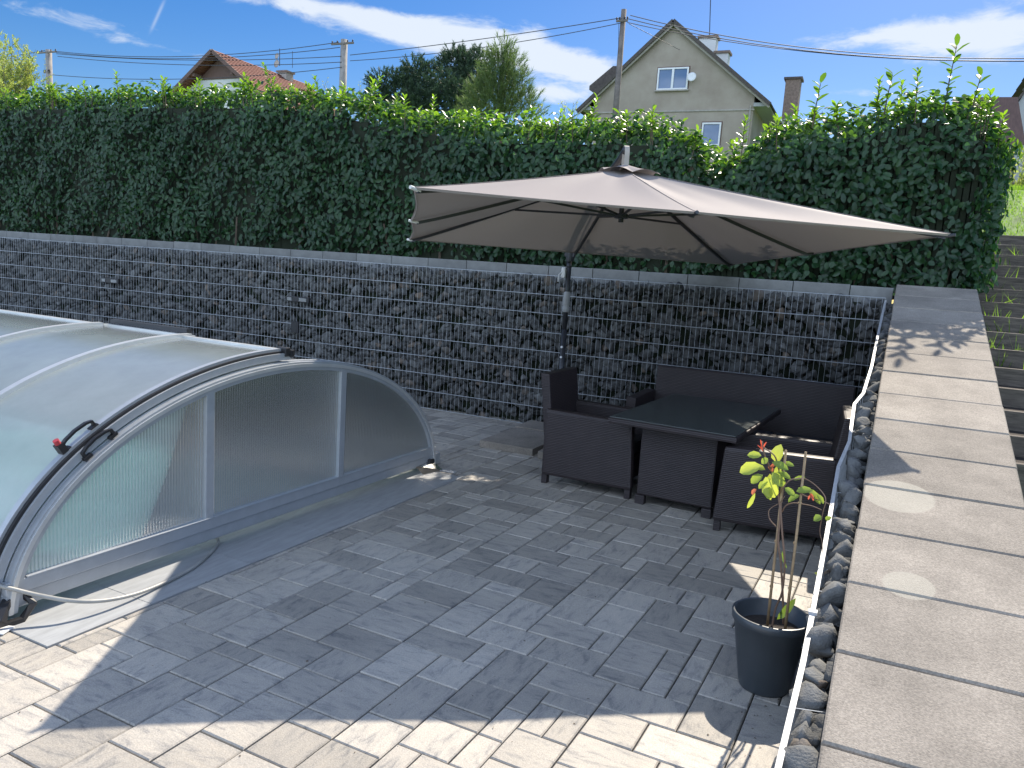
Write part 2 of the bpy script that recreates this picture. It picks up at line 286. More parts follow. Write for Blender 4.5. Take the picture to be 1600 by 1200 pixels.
def wicker():
    m, nt, b = newmat('wicker'); L = nt.links; b.inputs['Roughness'].default_value = .5
    tcn = nd(nt, 'ShaderNodeTexCoord'); mp = nd(nt, 'ShaderNodeMapping'); L.new(tcn.outputs['Object'], mp.inputs[0])
    sp = nd(nt, 'ShaderNodeSeparateXYZ'); L.new(mp.outputs[0], sp.inputs[0])
    def w(src, k, ph=None):
        mu = nd(nt, 'ShaderNodeMath', operation='MULTIPLY'); L.new(src, mu.inputs[0]); mu.inputs[1].default_value = k; o = mu.outputs[0]
        if ph is not None:
            a = nd(nt, 'ShaderNodeMath', operation='ADD'); L.new(o, a.inputs[0]); L.new(ph, a.inputs[1]); o = a.outputs[0]
        s = nd(nt, 'ShaderNodeMath', operation='SINE'); L.new(o, s.inputs[0]); return s.outputs[0]
    ad = nd(nt, 'ShaderNodeMath', operation='ADD'); L.new(sp.outputs[0], ad.inputs[0]); L.new(sp.outputs[1], ad.inputs[1])
    rowsgn = w(sp.outputs[2], pi/.013); sg = nd(nt, 'ShaderNodeMath', operation='SIGN'); L.new(rowsgn, sg.inputs[0])
    hp = nd(nt, 'ShaderNodeMath', operation='MULTIPLY'); L.new(sg.outputs[0], hp.inputs[0]); hp.inputs[1].default_value = pi/2
    vert = w(ad.outputs[0], pi/.045, hp.outputs[0]); ab = nd(nt, 'ShaderNodeMath', operation='ABSOLUTE'); L.new(rowsgn, ab.inputs[0])
    h = nd(nt, 'ShaderNodeMath', operation='MULTIPLY_ADD'); L.new(vert, h.inputs[0]); h.inputs[1].default_value = .22; L.new(ab.outputs[0], h.inputs[2])
    n = nd(nt, 'ShaderNodeTexNoise'); n.inputs['Scale'].default_value = 9; n.inputs['Detail'].default_value = 5; L.new(mp.outputs[0], n.inputs['Vector'])
    mr = nd(nt, 'ShaderNodeMapRange'); L.new(h.outputs[0], mr.inputs[0]); mr.inputs['From Min'].default_value = -.3; mr.inputs['From Max'].default_value = 1.4; mr.inputs['To Min'].default_value = .45; mr.inputs['To Max'].default_value = 1.25
    rp = nd(nt, 'ShaderNodeValToRGB'); L.new(n.outputs['Fac'], rp.inputs[0]); rp.color_ramp.elements[0].color = (.021, .016, .018, 1); rp.color_ramp.elements[1].color = (.043, .031, .032, 1)
    vm = nd(nt, 'ShaderNodeVectorMath', operation='SCALE'); L.new(rp.outputs[0], vm.inputs[0]); L.new(mr.outputs[0], vm.inputs['Scale']); L.new(vm.outputs[0], b.inputs['Base Color'])
    bp = nd(nt, 'ShaderNodeBump'); bp.inputs['Strength'].default_value = .45; bp.inputs['Distance'].default_value = .003; L.new(h.outputs[0], bp.inputs['Height']); L.new(bp.outputs[0], b.inputs['Normal'])
    return m
M['wicker'] = wicker()
M['cushion'] = mat('cushion', (.022, .024, .030), .85, bump=.3, bscale=200)
def sheet(name, col, dif, trl, trn, gl, rough, flute=False, tint=(.8, .9, .9)):
    """clear-ish plastic or cloth: weights of diffuse, translucent, transparent, glossy"""
    m, nt, b = newmat(name); L = nt.links; nt.nodes.remove(b)
    D = nd(nt, 'ShaderNodeBsdfDiffuse'); D.inputs[0].default_value = (*col, 1)
    T = nd(nt, 'ShaderNodeBsdfTranslucent'); T.inputs[0].default_value = (*col, 1)
    P = nd(nt, 'ShaderNodeBsdfTransparent'); P.inputs[0].default_value = (*tint, 1)
    G = nd(nt, 'ShaderNodeBsdfGlossy'); G.inputs['Roughness'].default_value = rough
    tcn = nd(nt, 'ShaderNodeTexCoord')
    n = nd(nt, 'ShaderNodeTexNoise'); n.inputs['Scale'].default_value = 3.5; n.inputs['Detail'].default_value = 7; n.inputs['Roughness'].default_value = .65; L.new(tcn.outputs['Object'], n.inputs['Vector'])
    def mixs(a, c, f):
        x = nd(nt, 'ShaderNodeMixShader'); L.new(a, x.inputs[1]); L.new(c, x.inputs[2])
        if hasattr(f, 'links'): L.new(f, x.inputs[0])
        else: x.inputs[0].default_value = f
        return x.outputs[0]
    a = mixs(D.outputs[0], T.outputs[0], trl/(dif+trl))
    tf = trn
    if flute:
        uv = nd(nt, 'ShaderNodeSeparateXYZ'); L.new(tcn.outputs['Object'], uv.inputs[0])
        mu = nd(nt, 'ShaderNodeMath', operation='MULTIPLY'); L.new(uv.outputs[1], mu.inputs[0]); mu.inputs[1].default_value = 2*pi/.0175
        si = nd(nt, 'ShaderNodeMath', operation='SINE'); L.new(mu.outputs[0], si.inputs[0])
        nn = nd(nt, 'ShaderNodeTexNoise'); nn.inputs['Scale'].default_value = 1; mp = nd(nt, 'ShaderNodeMapping'); mp.inputs['Scale'].default_value = (1, 60, 1); L.new(tcn.outputs['Object'], mp.inputs[0]); L.new(mp.outputs[0], nn.inputs['Vector'])
        mm = nd(nt, 'ShaderNodeMath', operation='MULTIPLY'); L.new(si.outputs[0], mm.inputs[0]); L.new(nn.outputs['Fac'], mm.inputs[1])
        mr = nd(nt, 'ShaderNodeMapRange'); L.new(mm.outputs[0], mr.inputs[0]); mr.inputs['From Min'].default_value = -.6; mr.inputs['From Max'].default_value = .6; mr.inputs['To Min'].default_value = trn-.22; mr.inputs['To Max'].default_value = trn+.22; tf = mr.outputs[0]
        bp = nd(nt, 'ShaderNodeBump'); bp.inputs['Strength'].default_value = .5; bp.inputs['Distance'].default_value = .003; L.new(si.outputs[0], bp.inputs['Height']); L.new(bp.outputs[0], G.inputs['Normal'])
    else:
        mr = nd(nt, 'ShaderNodeMapRange'); L.new(n.outputs['Fac'], mr.inputs[0]); mr.inputs['From Min'].default_value = .3; mr.inputs['From Max'].default_value = .7; mr.inputs['To Min'].default_value = trn*1.15; mr.inputs['To Max'].default_value = trn*.85; tf = mr.outputs[0]
    a = mixs(a, P.outputs[0], tf)
    if gl:
        lw = nd(nt, 'ShaderNodeFresnel'); lw.inputs[0].default_value = 1.5; k = nd(nt, 'ShaderNodeMath', operation='MULTIPLY'); L.new(lw.outputs[0], k.inputs[0]); k.inputs[1].default_value = gl; k.use_clamp = True
        a = mixs(a, G.outputs[0], k.outputs[0])
    L.new(a, nt.nodes['Material Output'].inputs[0]); return m
M['polyface'] = sheet('twinwall_sheet', (.93, .98, .955), .50, .50, .32, .9, .22, flute=True, tint=(.80, .95, .92))
M['polyroof'] = sheet('roof_sheet', (.86, .90, .88), .42, .58, .40, 1.5, .2, tint=(.85, .92, .92))
M['cloth'] = sheet('parasol_cloth', (.30, .274, .265), .94, .06, .0, .05, .5)
M['seam'] = mat('canopy_seam', (.29, .255, .245), .9)
M['clearflap'] = sheet('clear_flap', (.55, .57, .58), .5, .5, .4, .9, .15)
M['frost'] = sheet('frosted_plastic', (.5, .5, .5), .5, .5, .3, .8, .3)

# ------------------------------------------------------------------ leaves
def leaves(P, T, Nn, Ln, Wd, col, fold=.18, droop=.15):
    """P base points, T tip direction, Nn leaf normal, all (n,3)"""
    T = T/np.linalg.norm(T, axis=1, keepdims=True); B = np.cross(Nn, T); B /= np.linalg.norm(B, axis=1, keepdims=True)+1e-9; Nn = np.cross(T, B)
    t = np.array([0, .22, .22, .22, .58, .58, .58, .86, .86, .86, 1.0]); w = np.array([0, -.72, 0, .72, -1, 0, 1, -.62, 0, .62, 0])
    n = len(P); L = np.asarray(Ln)[:, None, None]; Wv = np.asarray(Wd)[:, None, None]
    V = P[:, None, :]+T[:, None, :]*(t[None, :, None]*L)+B[:, None, :]*(w[None, :, None]*Wv*.5)+Nn[:, None, :]*((np.abs(w)*fold)[None, :, None]*Wv-(t**2*droop)[None, :, None]*L)
    V = V.reshape(-1, 3); o = (np.arange(n)*11)[:, None]
    tri = np.concatenate([o+np.array([[0, 2, 1]]), o+np.array([[0, 3, 2]]), o+np.array([[7, 8, 10]]), o+np.array([[8, 9, 10]])])
    q = np.concatenate([o+np.array([[1, 2, 5, 4]]), o+np.array([[2, 3, 6, 5]]), o+np.array([[4, 5, 8, 7]]), o+np.array([[5, 6, 9, 8]])])
    return V, tri, q, np.repeat(col, 11, axis=0)
def leaf_obj(name, packs, mt, parent=None):
    Vs = []; Ts = []; Qs = []; Cs = []; k = 0
    for V, t, q, c in packs:
        Vs.append(V); Ts.append(t+k); Qs.append(q+k); Cs.append(c); k += len(V)
    return np_mesh(name, np.concatenate(Vs), [np.concatenate(Ts), np.concatenate(Qs)], np.concatenate(Cs), mt, parent)
def blades(P, T, Ln, Wd, col):
    n = len(P); T = T/np.linalg.norm(T, axis=1, keepdims=True); R = rng.normal(size=(n, 3)); B = np.cross(T, R); B /= np.linalg.norm(B, axis=1, keepdims=True)+1e-9
    L = np.asarray(Ln)[:, None]; Wd = np.asarray(Wd)[:, None]
    V = np.stack([P-B*Wd/2, P+B*Wd/2, P+T*L], 1).reshape(-1, 3); tri = (np.arange(n)*3)[:, None]+np.array([[0, 1, 2]])
    return V, tri, np.repeat(col, 3, axis=0)
def blade_obj(name, P, T, Ln, Wd, col, mt, parent=None):
    V, t, c = blades(P, T, Ln, Wd, col); return np_mesh(name, V, [t], c, mt, parent, smooth=False)
def unit(a): return a/(np.linalg.norm(a, axis=-1, keepdims=True)+1e-9)

# ------------------------------------------------------------------ stones
def ico():
    bm = bmesh.new(); bmesh.ops.create_icosphere(bm, subdivisions=2, radius=1); V = np.array([v.co[:] for v in bm.verts]); Fc = np.array([[v.index for v in f.verts] for f in bm.faces]); bm.free(); return V, Fc
ICV, ICF = ico()
def rock():
    V = ICV.copy()
    for _ in range(8):
        n = unit(rng.normal(size=3)); d = rng.uniform(.26, .62); s = V@n; k = s > d; V[k] -= np.outer(s[k]-d, n)
    return V*rng.uniform(.75, 1.2, 3)
ROCKS = [rock() for _ in range(24)]
def rot_mats(n):
    q = unit(rng.normal(size=(n, 4))); w, x, y, z = q.T
    return np.stack([1-2*(y*y+z*z), 2*(x*y-z*w), 2*(x*z+y*w), 2*(x*y+z*w), 1-2*(x*x+z*z), 2*(y*z-x*w), 2*(x*z-y*w), 2*(y*z+x*w), 1-2*(x*x+y*y)], 1).reshape(n, 3, 3)
def stones(name, P, Rr, col, mt, parent=None):
    n = len(P); Vb = np.stack([ROCKS[i] for i in rng.integers(0, 24, n)]); V = np.einsum('nij,nkj->nki', rot_mats(n), Vb)*np.asarray(Rr)[:, None, None]+P[:, None, :]
    k = len(ICV); Fa = ((np.arange(n)*k)[:, None, None]+ICF[None]).reshape(-1, 3)
    return np_mesh(name, V.reshape(-1, 3), [Fa], np.repeat(col, k, axis=0), mt, parent, smooth=False)

# ------------------------------------------------------------------ setting: terrain
def hfun(x, y):
    w = np.where(y < .455, 1.0, np.clip((x-0.76)/1.0, 0, 1)); A_ = 1.64+.10*np.maximum(0, y-.5)
    s = 1.14+.37*y; B_ = np.where(s < 2.36, np.maximum(s, -.04), np.minimum(2.36+.25*(y-3.3), 2.36+.25*4.7+.09*(y-8)))
    B_ = np.where((x < 2.45) & (y < 3.35), B_-.40, B_)
    H_ = A_*(1-w)+B_*w; return np.where((x > .76) & (x < 2.45) & (y < 3.35), B_, H_)
def grid(name, xs, ys, mt):
    X_, Y_ = np.meshgrid(xs, ys); Z_ = hfun(X_, Y_)+.05*np.sin(X_*.7)*np.sin(Y_*.6)*(Y_ > 6); nx, ny = len(xs), len(ys)
    V = np.stack([X_, Y_, Z_], -1).reshape(-1, 3); i = np.arange((ny-1)*(nx-1)); a = (i//(nx-1))*nx+i % (nx-1)
    return tag(np_mesh(name, V, [np.stack([a, a+1, a+nx+1, a+nx], 1)], None, mt), kind='structure')
grid('lawn_terrain', np.concatenate([np.linspace(-260, -20, 40), np.linspace(-19, .75, 60)]), np.concatenate([[.46], np.linspace(.6, 20, 50), np.linspace(22, 400, 60)]), M['turf'])
grid('lawn_slope', np.concatenate([np.linspace(.765, 3, 14), np.linspace(3.3, 260, 50)]), np.concatenate([np.linspace(-120, -8, 20), np.linspace(-7.8, 14, 90), np.linspace(15, 400, 50)]), M['turf'])

# paving, laid at a slight angle to the wall
PH = -0.044574; cu, su = cos(PH), sin(PH)
def Lp(u, v, z=0.0): return (u*cu-v*su, u*su+v*cu, z)
KU, KV0, KV1 = -2.775, -5.78, -2.415      # outer lines of the pool edge
PU0, PU1, PV0, PV1 = -3.32, -12.5, -5.42, -2.78   # pool opening
def rects(mb, rs, z):
    for (a, b_, c, d) in rs: mb.add([Lp(a, b_, z), Lp(c, b_, z), Lp(c, d, z), Lp(a, d, z)], [(0, 1, 2, 3)])
mb = MB(); rects(mb, [(-14, PV1, .3, .05), (-14, -16, .3, PV0), (PU0, PV0, .3, PV1), (-14, PV0, PU1, PV1)], -.014)
tag(mb.build('ground', M['sand']), kind='structure')
mb = MB()
cell = .1033
gx0, gy0 = -13.9, -10.6; nxc, nyc = int(14.2/cell), int(10.65/cell)
used = np.zeros((nxc, nyc), bool)
def kerbzone(i0, j0, w, h):
    u0, u1 = gx0+i0*cell, gx0+(i0+w)*cell; v0, v1 = gy0+j0*cell, gy0+(j0+h)*cell
    return u0, u1, v0, v1
for j in range(nyc):
    for i in range(nxc):
        if used[i, j]: continue
        opts = [(3, 2)]*5+[(2, 3)]*4+[(2, 2)]*3+[(2, 1), (1, 2)]; random.shuffle(opts)
        opts = opts[:6]+[(2, 2), (3, 1), (2, 1), (1, 2), (1, 1)]
        for w, h in opts:
            if i+w <= nxc and j+h <= nyc and not used[i:i+w, j:j+h].any(): break
        used[i:i+w, j:j+h] = True
        u0, u1, v0, v1 = kerbzone(i, j, w, h)
        pieces = [(u0, u1, v0, v1)]      # blocks cut along the pool edge tiles
        if u0 < KU and v1 > KV0 and v0 < KV1:
            pieces = []
            if u1 > KU: pieces.append((KU, u1, v0, v1))
            ue = min(u1, KU)
            if v0 < KV0: pieces.append((u0, ue, v0, KV0))
            if v1 > KV1: pieces.append((u0, ue, KV1, v1))
        zt = random.uniform(-.0018, .0018); c = (random.random(), random.random(), random.random())
        for (u0, u1, v0, v1) in pieces:
            if u1-u0 < .015 or v1-v0 < .015: continue
            g = .003; b_ = .0045
            a0, a1, c0, c1 = u0+g, u1-g, v0+g, v1-g
            vs = [Lp(a0, c0, -.03), Lp(a1, c0, -.03), Lp(a1, c1, -.03), Lp(a0, c1, -.03), Lp(a0, c0, zt-b_), Lp(a1, c0, zt-b_), Lp(a1, c1, zt-b_), Lp(a0, c1, zt-b_),
                  Lp(a0+b_, c0+b_, zt), Lp(a1-b_, c0+b_, zt), Lp(a1-b_, c1-b_, zt), Lp(a0+b_, c1-b_, zt)]
            mb.add(vs, [(0, 1, 5, 4), (1, 2, 6, 5), (2, 3, 7, 6), (3, 0, 4, 7), (4, 5, 9, 8), (5, 6, 10, 9), (6, 7, 11, 10), (7, 4, 8, 11), (8, 9, 10, 11)], c)
patio = mb.build('patio', M['paver'], col=True); tag(patio, kind='structure')
# pool edge tiles, nosing and water
mb = MB(); mn = MB()
def tilebox(a, b_, c, d):
    g = .002; mb.add([Lp(a+g, b_+g, -.03), Lp(c-g, b_+g, -.03), Lp(c-g, d-g, -.03), Lp(a+g, d-g, -.03), Lp(a+g, b_+g, .003), Lp(c-g, b_+g, .003), Lp(c-g, d-g, .003), Lp(a+g, d-g, .003)],
        [(0, 1, 5, 4), (1, 2, 6, 5), (2, 3, 7, 6), (3, 0, 4, 7), (4, 5, 6, 7)], (random.random(),)*3)
vv = [KV0, KV0+.36, -4.82, -4.2, -3.6, -3.0, KV1-.36, KV1]
vv = [KV0, -5.28, -4.66, -4.04, -3.42, -2.8, KV1]
for a, b_ in zip(vv, vv[1:]): tilebox(PU0+.10, a, KU, b_)
u = PU0+.10
while u > -12.4:
    tilebox(u-.6, KV0, u, PV0+.0); tilebox(u-.6, PV1, u, KV1); u -= .6
for a, b_ in zip(vv, vv[1:]):
    pass
for (a, b_, c, d) in [(PU0-.12, PV0-.0, PU0+.098, PV1+.0)]:
    mn.add([Lp(a, b_, .004), Lp(c, b_, .004), Lp(c, d, .004), Lp(a, d, .004), Lp(a, b_, -.4), Lp(c, b_, -.4), Lp(c, d, -.4), Lp(a, d, -.4)], [(0, 1, 2, 3), (0, 1, 5, 4), (1, 2, 6, 5), (2, 3, 7, 6), (3, 0, 4, 7)])
tag(mb.build('pool_surround', M['kerb'], col=True), kind='structure'); tag(mn.build('pool_rim', M['pooledge']), kind='structure')
mb = MB(); rects(mb, [(PU1, PV0, PU0-.12, PV1)], -.12); tag(mb.build('pool_water', M['water']), kind='structure')
mb = MB()
for (p, q) in [((PU1, PV0), (PU0-.12, PV0)), ((PU1, PV1), (PU0-.12, PV1)), ((PU1, PV0), (PU1, PV1))]: mb.add([Lp(*p, 0), Lp(*q, 0), Lp(*q, -.5), Lp(*p, -.5)], [(0, 1, 2, 3)])
tag(mb.build('pool_basin', M['kerb'], col=True), kind='structure')

# ------------------------------------------------------------------ gabion wall along the back
gw = thing('gabion_wall', 'long dark stone gabion wall behind galvanised wire mesh, below the hedge', 'wall', (-6.5, .1, 0))
n = 7000; xs = rng.uniform(-14.2, .05, n); zs = rng.uniform(.0, 1.60, n); rr = np.clip(rng.lognormal(-2.80, .30, n), .03, .10)
ys = .010+rr*.82+rng.uniform(.0, .05, n)
tone = np.clip(rng.normal(.4, .14, n), 0, 1); pale = rng.random(n) < .045; tone[pale] = rng.uniform(.8, 1.2, pale.sum())
P = np.stack([xs, ys, np.minimum(zs, 1.60-rr*.6)], 1); stones('stone_fill', P, rr, np.stack([tone, rng.random(n), rng.random(n)], 1), M['stone'], gw)
n = 1300; P = np.stack([rng.uniform(-14.2, .05, n), rng.uniform(.05, .24, n), rng.uniform(1.50, 1.55, n)], 1)
stones('stone_top', P, rng.uniform(.03, .045, n), np.stack([rng.uniform(.2, .6, n)]*3, 1), M['stone'], gw)
MB().box((-14.3, .15, -.3), (.06, .24, 1.56)).build('backing', M['core'], gw)
mb = MB()
for k in range(9): mb.tube([(x_, -.004+.004*sin(x_*1.9+k*.8)+.003*sin(x_*5.1), .012+.2*k+.003*sin(x_*.9+k)) for x_ in np.linspace(-14.3, 0, 60)], .0036, 5)
for k in range(286): x = -.02-.05*k; mb.tube([(x, .003, -.01), (x, .003, 1.612)], .0016, 4, cap=False)
mb.build('wire_mesh', M['steel'], gw)
mb = MB()
x = -14.3
while x < .05:
    w = .5; mb.box((x+.003, .25, 1.45), (min(x+w-.003, .06), .335, 1.712+random.uniform(-.004, .004)), c=(random.random(),)*3, b=.006); x += w
mb.build('edging_stones', M['concrete'], gw, col=True)
MB().box((-14.3, .335, 1.3), (.06, .6, 1.655)).build('soil_bed', M['soil'], gw)

# ------------------------------------------------------------------ sloping gabion wall along the right, with coping slabs
rw = thing('gabion_wall', 'sloping stone gabion wall along the steps, capped with wide grey slabs', 'wall', (.3, -3, 0))
SLP = .231
def zc(y): return 1.652+SLP*y                      # top of coping (z) against y
def xl(y): return .072+.031*y
BARP = [(.008, .05), (-.028, -1.0), (-.052, -1.81), (-.085, -2.36), (-.127, -2.56), (-.127, -3.13), (-.161, -3.46), (-.165, -4.2), (-.171, -4.7), (-.175, -4.99), (-.193, -5.42), (-.235, -6.6), (-.25, -7.1)]
def xb(y):
    for (x0, y0), (x1, y1) in zip(BARP, BARP[1:]):
        if y0 >= y >= y1: return x0+(x1-x0)*(y-y0)/(y1-y0)
    return BARP[0][0] if y > 0 else BARP[-1][0]
def zb(y): return zc(y)-.075
SPOTS = []
k = ray(1410, 770)
def on_coping(u, v):
    k = ray(u, v); t = (1.652+SLP*CAM[1]-CAM[2])/(k[2]-SLP*k[1]); return CAM+k*t
for (u, v, du) in [(1404, 775, 57), (1420, 915, 42)]:
    a = on_coping(u, v); b_ = on_coping(u+du, v+4); SPOTS.append((a[0], a[1], abs(b_[0]-a[0])))
coping_spots(M['coping'])
jy = [.40]
while jy[-1] > -7.2: jy.append(jy[-1]-.4145)
slabs = []
for a, b_ in zip(jy, jy[1:]):
    mb = MB(); g = .0042; w = .645; t = .05; y1, y0 = a-g, b_+g; dz = random.uniform(-.002, .002); rx = random.uniform(-.003, .003)
    vs = []
    for zz in (-t, -.006, 0):
        i_ = .006 if zz == 0 else 0
        for (yy, sx) in ((y0+i_, 0), (y0+i_, 1), (y1-i_, 1), (y1-i_, 0)):
            x = xl(yy)+rx+(w-i_ if sx else i_); vs.append((x, yy, zc(yy)+zz+dz))
    mb.add(vs, [(0, 3, 2, 1), (0, 1, 5, 4), (1, 2, 6, 5), (2, 3, 7, 6), (3, 0, 4, 7), (4, 5, 9, 8), (5, 6, 10, 9), (6, 7, 11, 10), (7, 4, 8, 11), (8, 9, 10, 11)], (random.random(),)*3)
    slabs.append(mb.build('coping_slab', M['coping'], rw, col=True))
mb = MB()   # body
vs = []
for y in (.4, -7.3): vs += [(xl(y)+.03, y, -.4), (xl(y)+.62, y, -.4), (xl(y)+.62, y, max(-.3, zc(y)-.055)), (xl(y)+.03, y, max(-.3, zc(y)-.055))]
mb.add(vs, [(0, 1, 5, 4), (1, 2, 6, 5), (2, 3, 7, 6), (3, 0, 4, 7), (0, 3, 2, 1), (4, 5, 6, 7)]); mb.build('wall_core', M['concrete'], rw, col=True)
# stone fill between mesh and slabs
Pn = []; Rn = []
for _ in range(2600):
    y = rng.uniform(-7.1, -.02); top = zb(y)-.03
    if top < .02: continue
    z = rng.uniform(0, 1)**.7*top; r = np.clip(rng.lognormal(-3.0, .28), .03, .07); x0, x1 = xb(y)+r*.85, xl(y)+.03; Pn.append((rng.uniform(x0, max(x0+.005, x1)), y, z)); Rn.append(r)
stones('stone_fill', np.array(Pn), np.array(Rn), np.stack([np.clip(rng.normal(.45, .15, len(Pn)), 0, 1), rng.random(len(Pn)), rng.random(len(Pn))], 1), M['stone'], rw)
y = -.25
while y > -6.9:
    r = rng.uniform(.045, .068)*(1 if y > -3.5 else 1.1); x = (xb(y)+xl(y))/2+rng.uniform(-.012, .012)+.004
    stones('top_stone', np.array([(x, y, zb(y)-.034+rng.uniform(-.012, .012))]), [r*1.15], np.array([[rng.uniform(1.0, 2.0), rng.uniform(0, .9), .3]]), M['stone'], rw)
    y -= r*rng.uniform(1.15, 1.6)
mb = MB()
for k in range(9):
    z = .012+.2*k; pts = [(xb(y)-.004, y, z) for y in np.linspace(-.01, max(-7.0, (z-1.652+.075)/SLP), 14) if zb(y) > z-.02]
    if len(pts) > 2: mb.tube(pts, .0042, 5)
for k in range(140):
    y = -.03-.05*k
    if zb(y) > .05: mb.tube([(xb(y), y, -.01), (xb(y), y, zb(y))], .0028, 4, cap=False)
mb.build('wire_mesh', M['steel'], rw)
mb = MB(); pts = [(x-.004, y, zb(y)+.004) for x, y in BARP]
full = []
for (a, b_) in zip(pts, pts[1:]): full.append(a)
full.append(pts[-1])
mb.bar(full[:5], .017, .012, wd=(1, 0, 0)); mb.bar([(p[0], p[1], p[2]+.001) for p in full[4:9]], .017, .012, wd=(1, 0, 0)); mb.bar(full[8:], .018, .012, wd=(1, 0, 0))
mb.box((xb(-4.7)-.018, -4.72, zb(-4.7)+.003), (xb(-4.7)+.012, -4.69, zb(-4.7)+.014))
mb.build('cap_bar', M['bar'], rw)
mb = MB(); mb.tube([(xb(0)+.0, -.004, 0), (xb(0), -.004, 1.6)], .008, 6); mb.build('corner_post', M['bar'], rw)
# thin wire ties from the bar to the slabs
mb = MB()
for y in (-3.72, -4.55, -5.2): mb.tube([(xb(y), y, zb(y)), (xl(y)+.02, y+.04, zb(y)-.005)], .0016, 4)
mb.build('wire_tie', M['steel'], rw)

# ------------------------------------------------------------------ garden steps
st = thing('garden_steps', 'steep dark timber garden steps rising beside the slab topped wall', 'steps', (1.5, -1, 0))
for k in range(15):
    z = .60+.13*k; y = (z-1.2)/.37; mb = MB(); mb.box((.775, y, z-.13-.1), (2.35, y+.055, z), b=.006, c=(random.random(),)*3); s_ = mb.build('riser_board', M['wood'], st)
    MB().box((.775, y+.056, z-.3), (2.35, y+.36, z-.012)).build('tread', M['soil'], s_)
n = 300; kk = rng.integers(4, 15, n); zz = .60+.13*kk; P = np.stack([.8+rng.beta(1, 2.2, n)*1.4, (zz-1.2)/.37+rng.uniform(.06, .33, n), zz-.015], 1)
cl = rng.normal(size=(n, 3))*.06; cen = P[rng.integers(0, 60, n)]; P = np.where(rng.random(n)[:, None] < .75, cen+cl*[1, .6, 0], P)
T = unit(rng.normal(size=(n, 3))*.45+[0, -.1, 1]); tag(blade_obj('grass_tufts', P, T, rng.uniform(.06, .2, n), rng.uniform(.005, .012, n), np.stack([rng.random(n), rng.random(n)*.6, rng.random(n)], 1), M['grass']), kind='stuff')
n = 46000; x = rng.uniform(.9, 9, n); y = rng.uniform(3.2, 13, n); P = np.stack([x, y, hfun(x, y)-.01], 1); T = unit(rng.normal(size=(n, 3))*.35+[0, 0, 1])
tag(blade_obj('lawn_grass', P, T, rng.uniform(.04, .09, n), rng.uniform(.008, .016, n), np.stack([rng.random(n), rng.random(n)*.8, rng.random(n)], 1), M['grass']), kind='stuff')

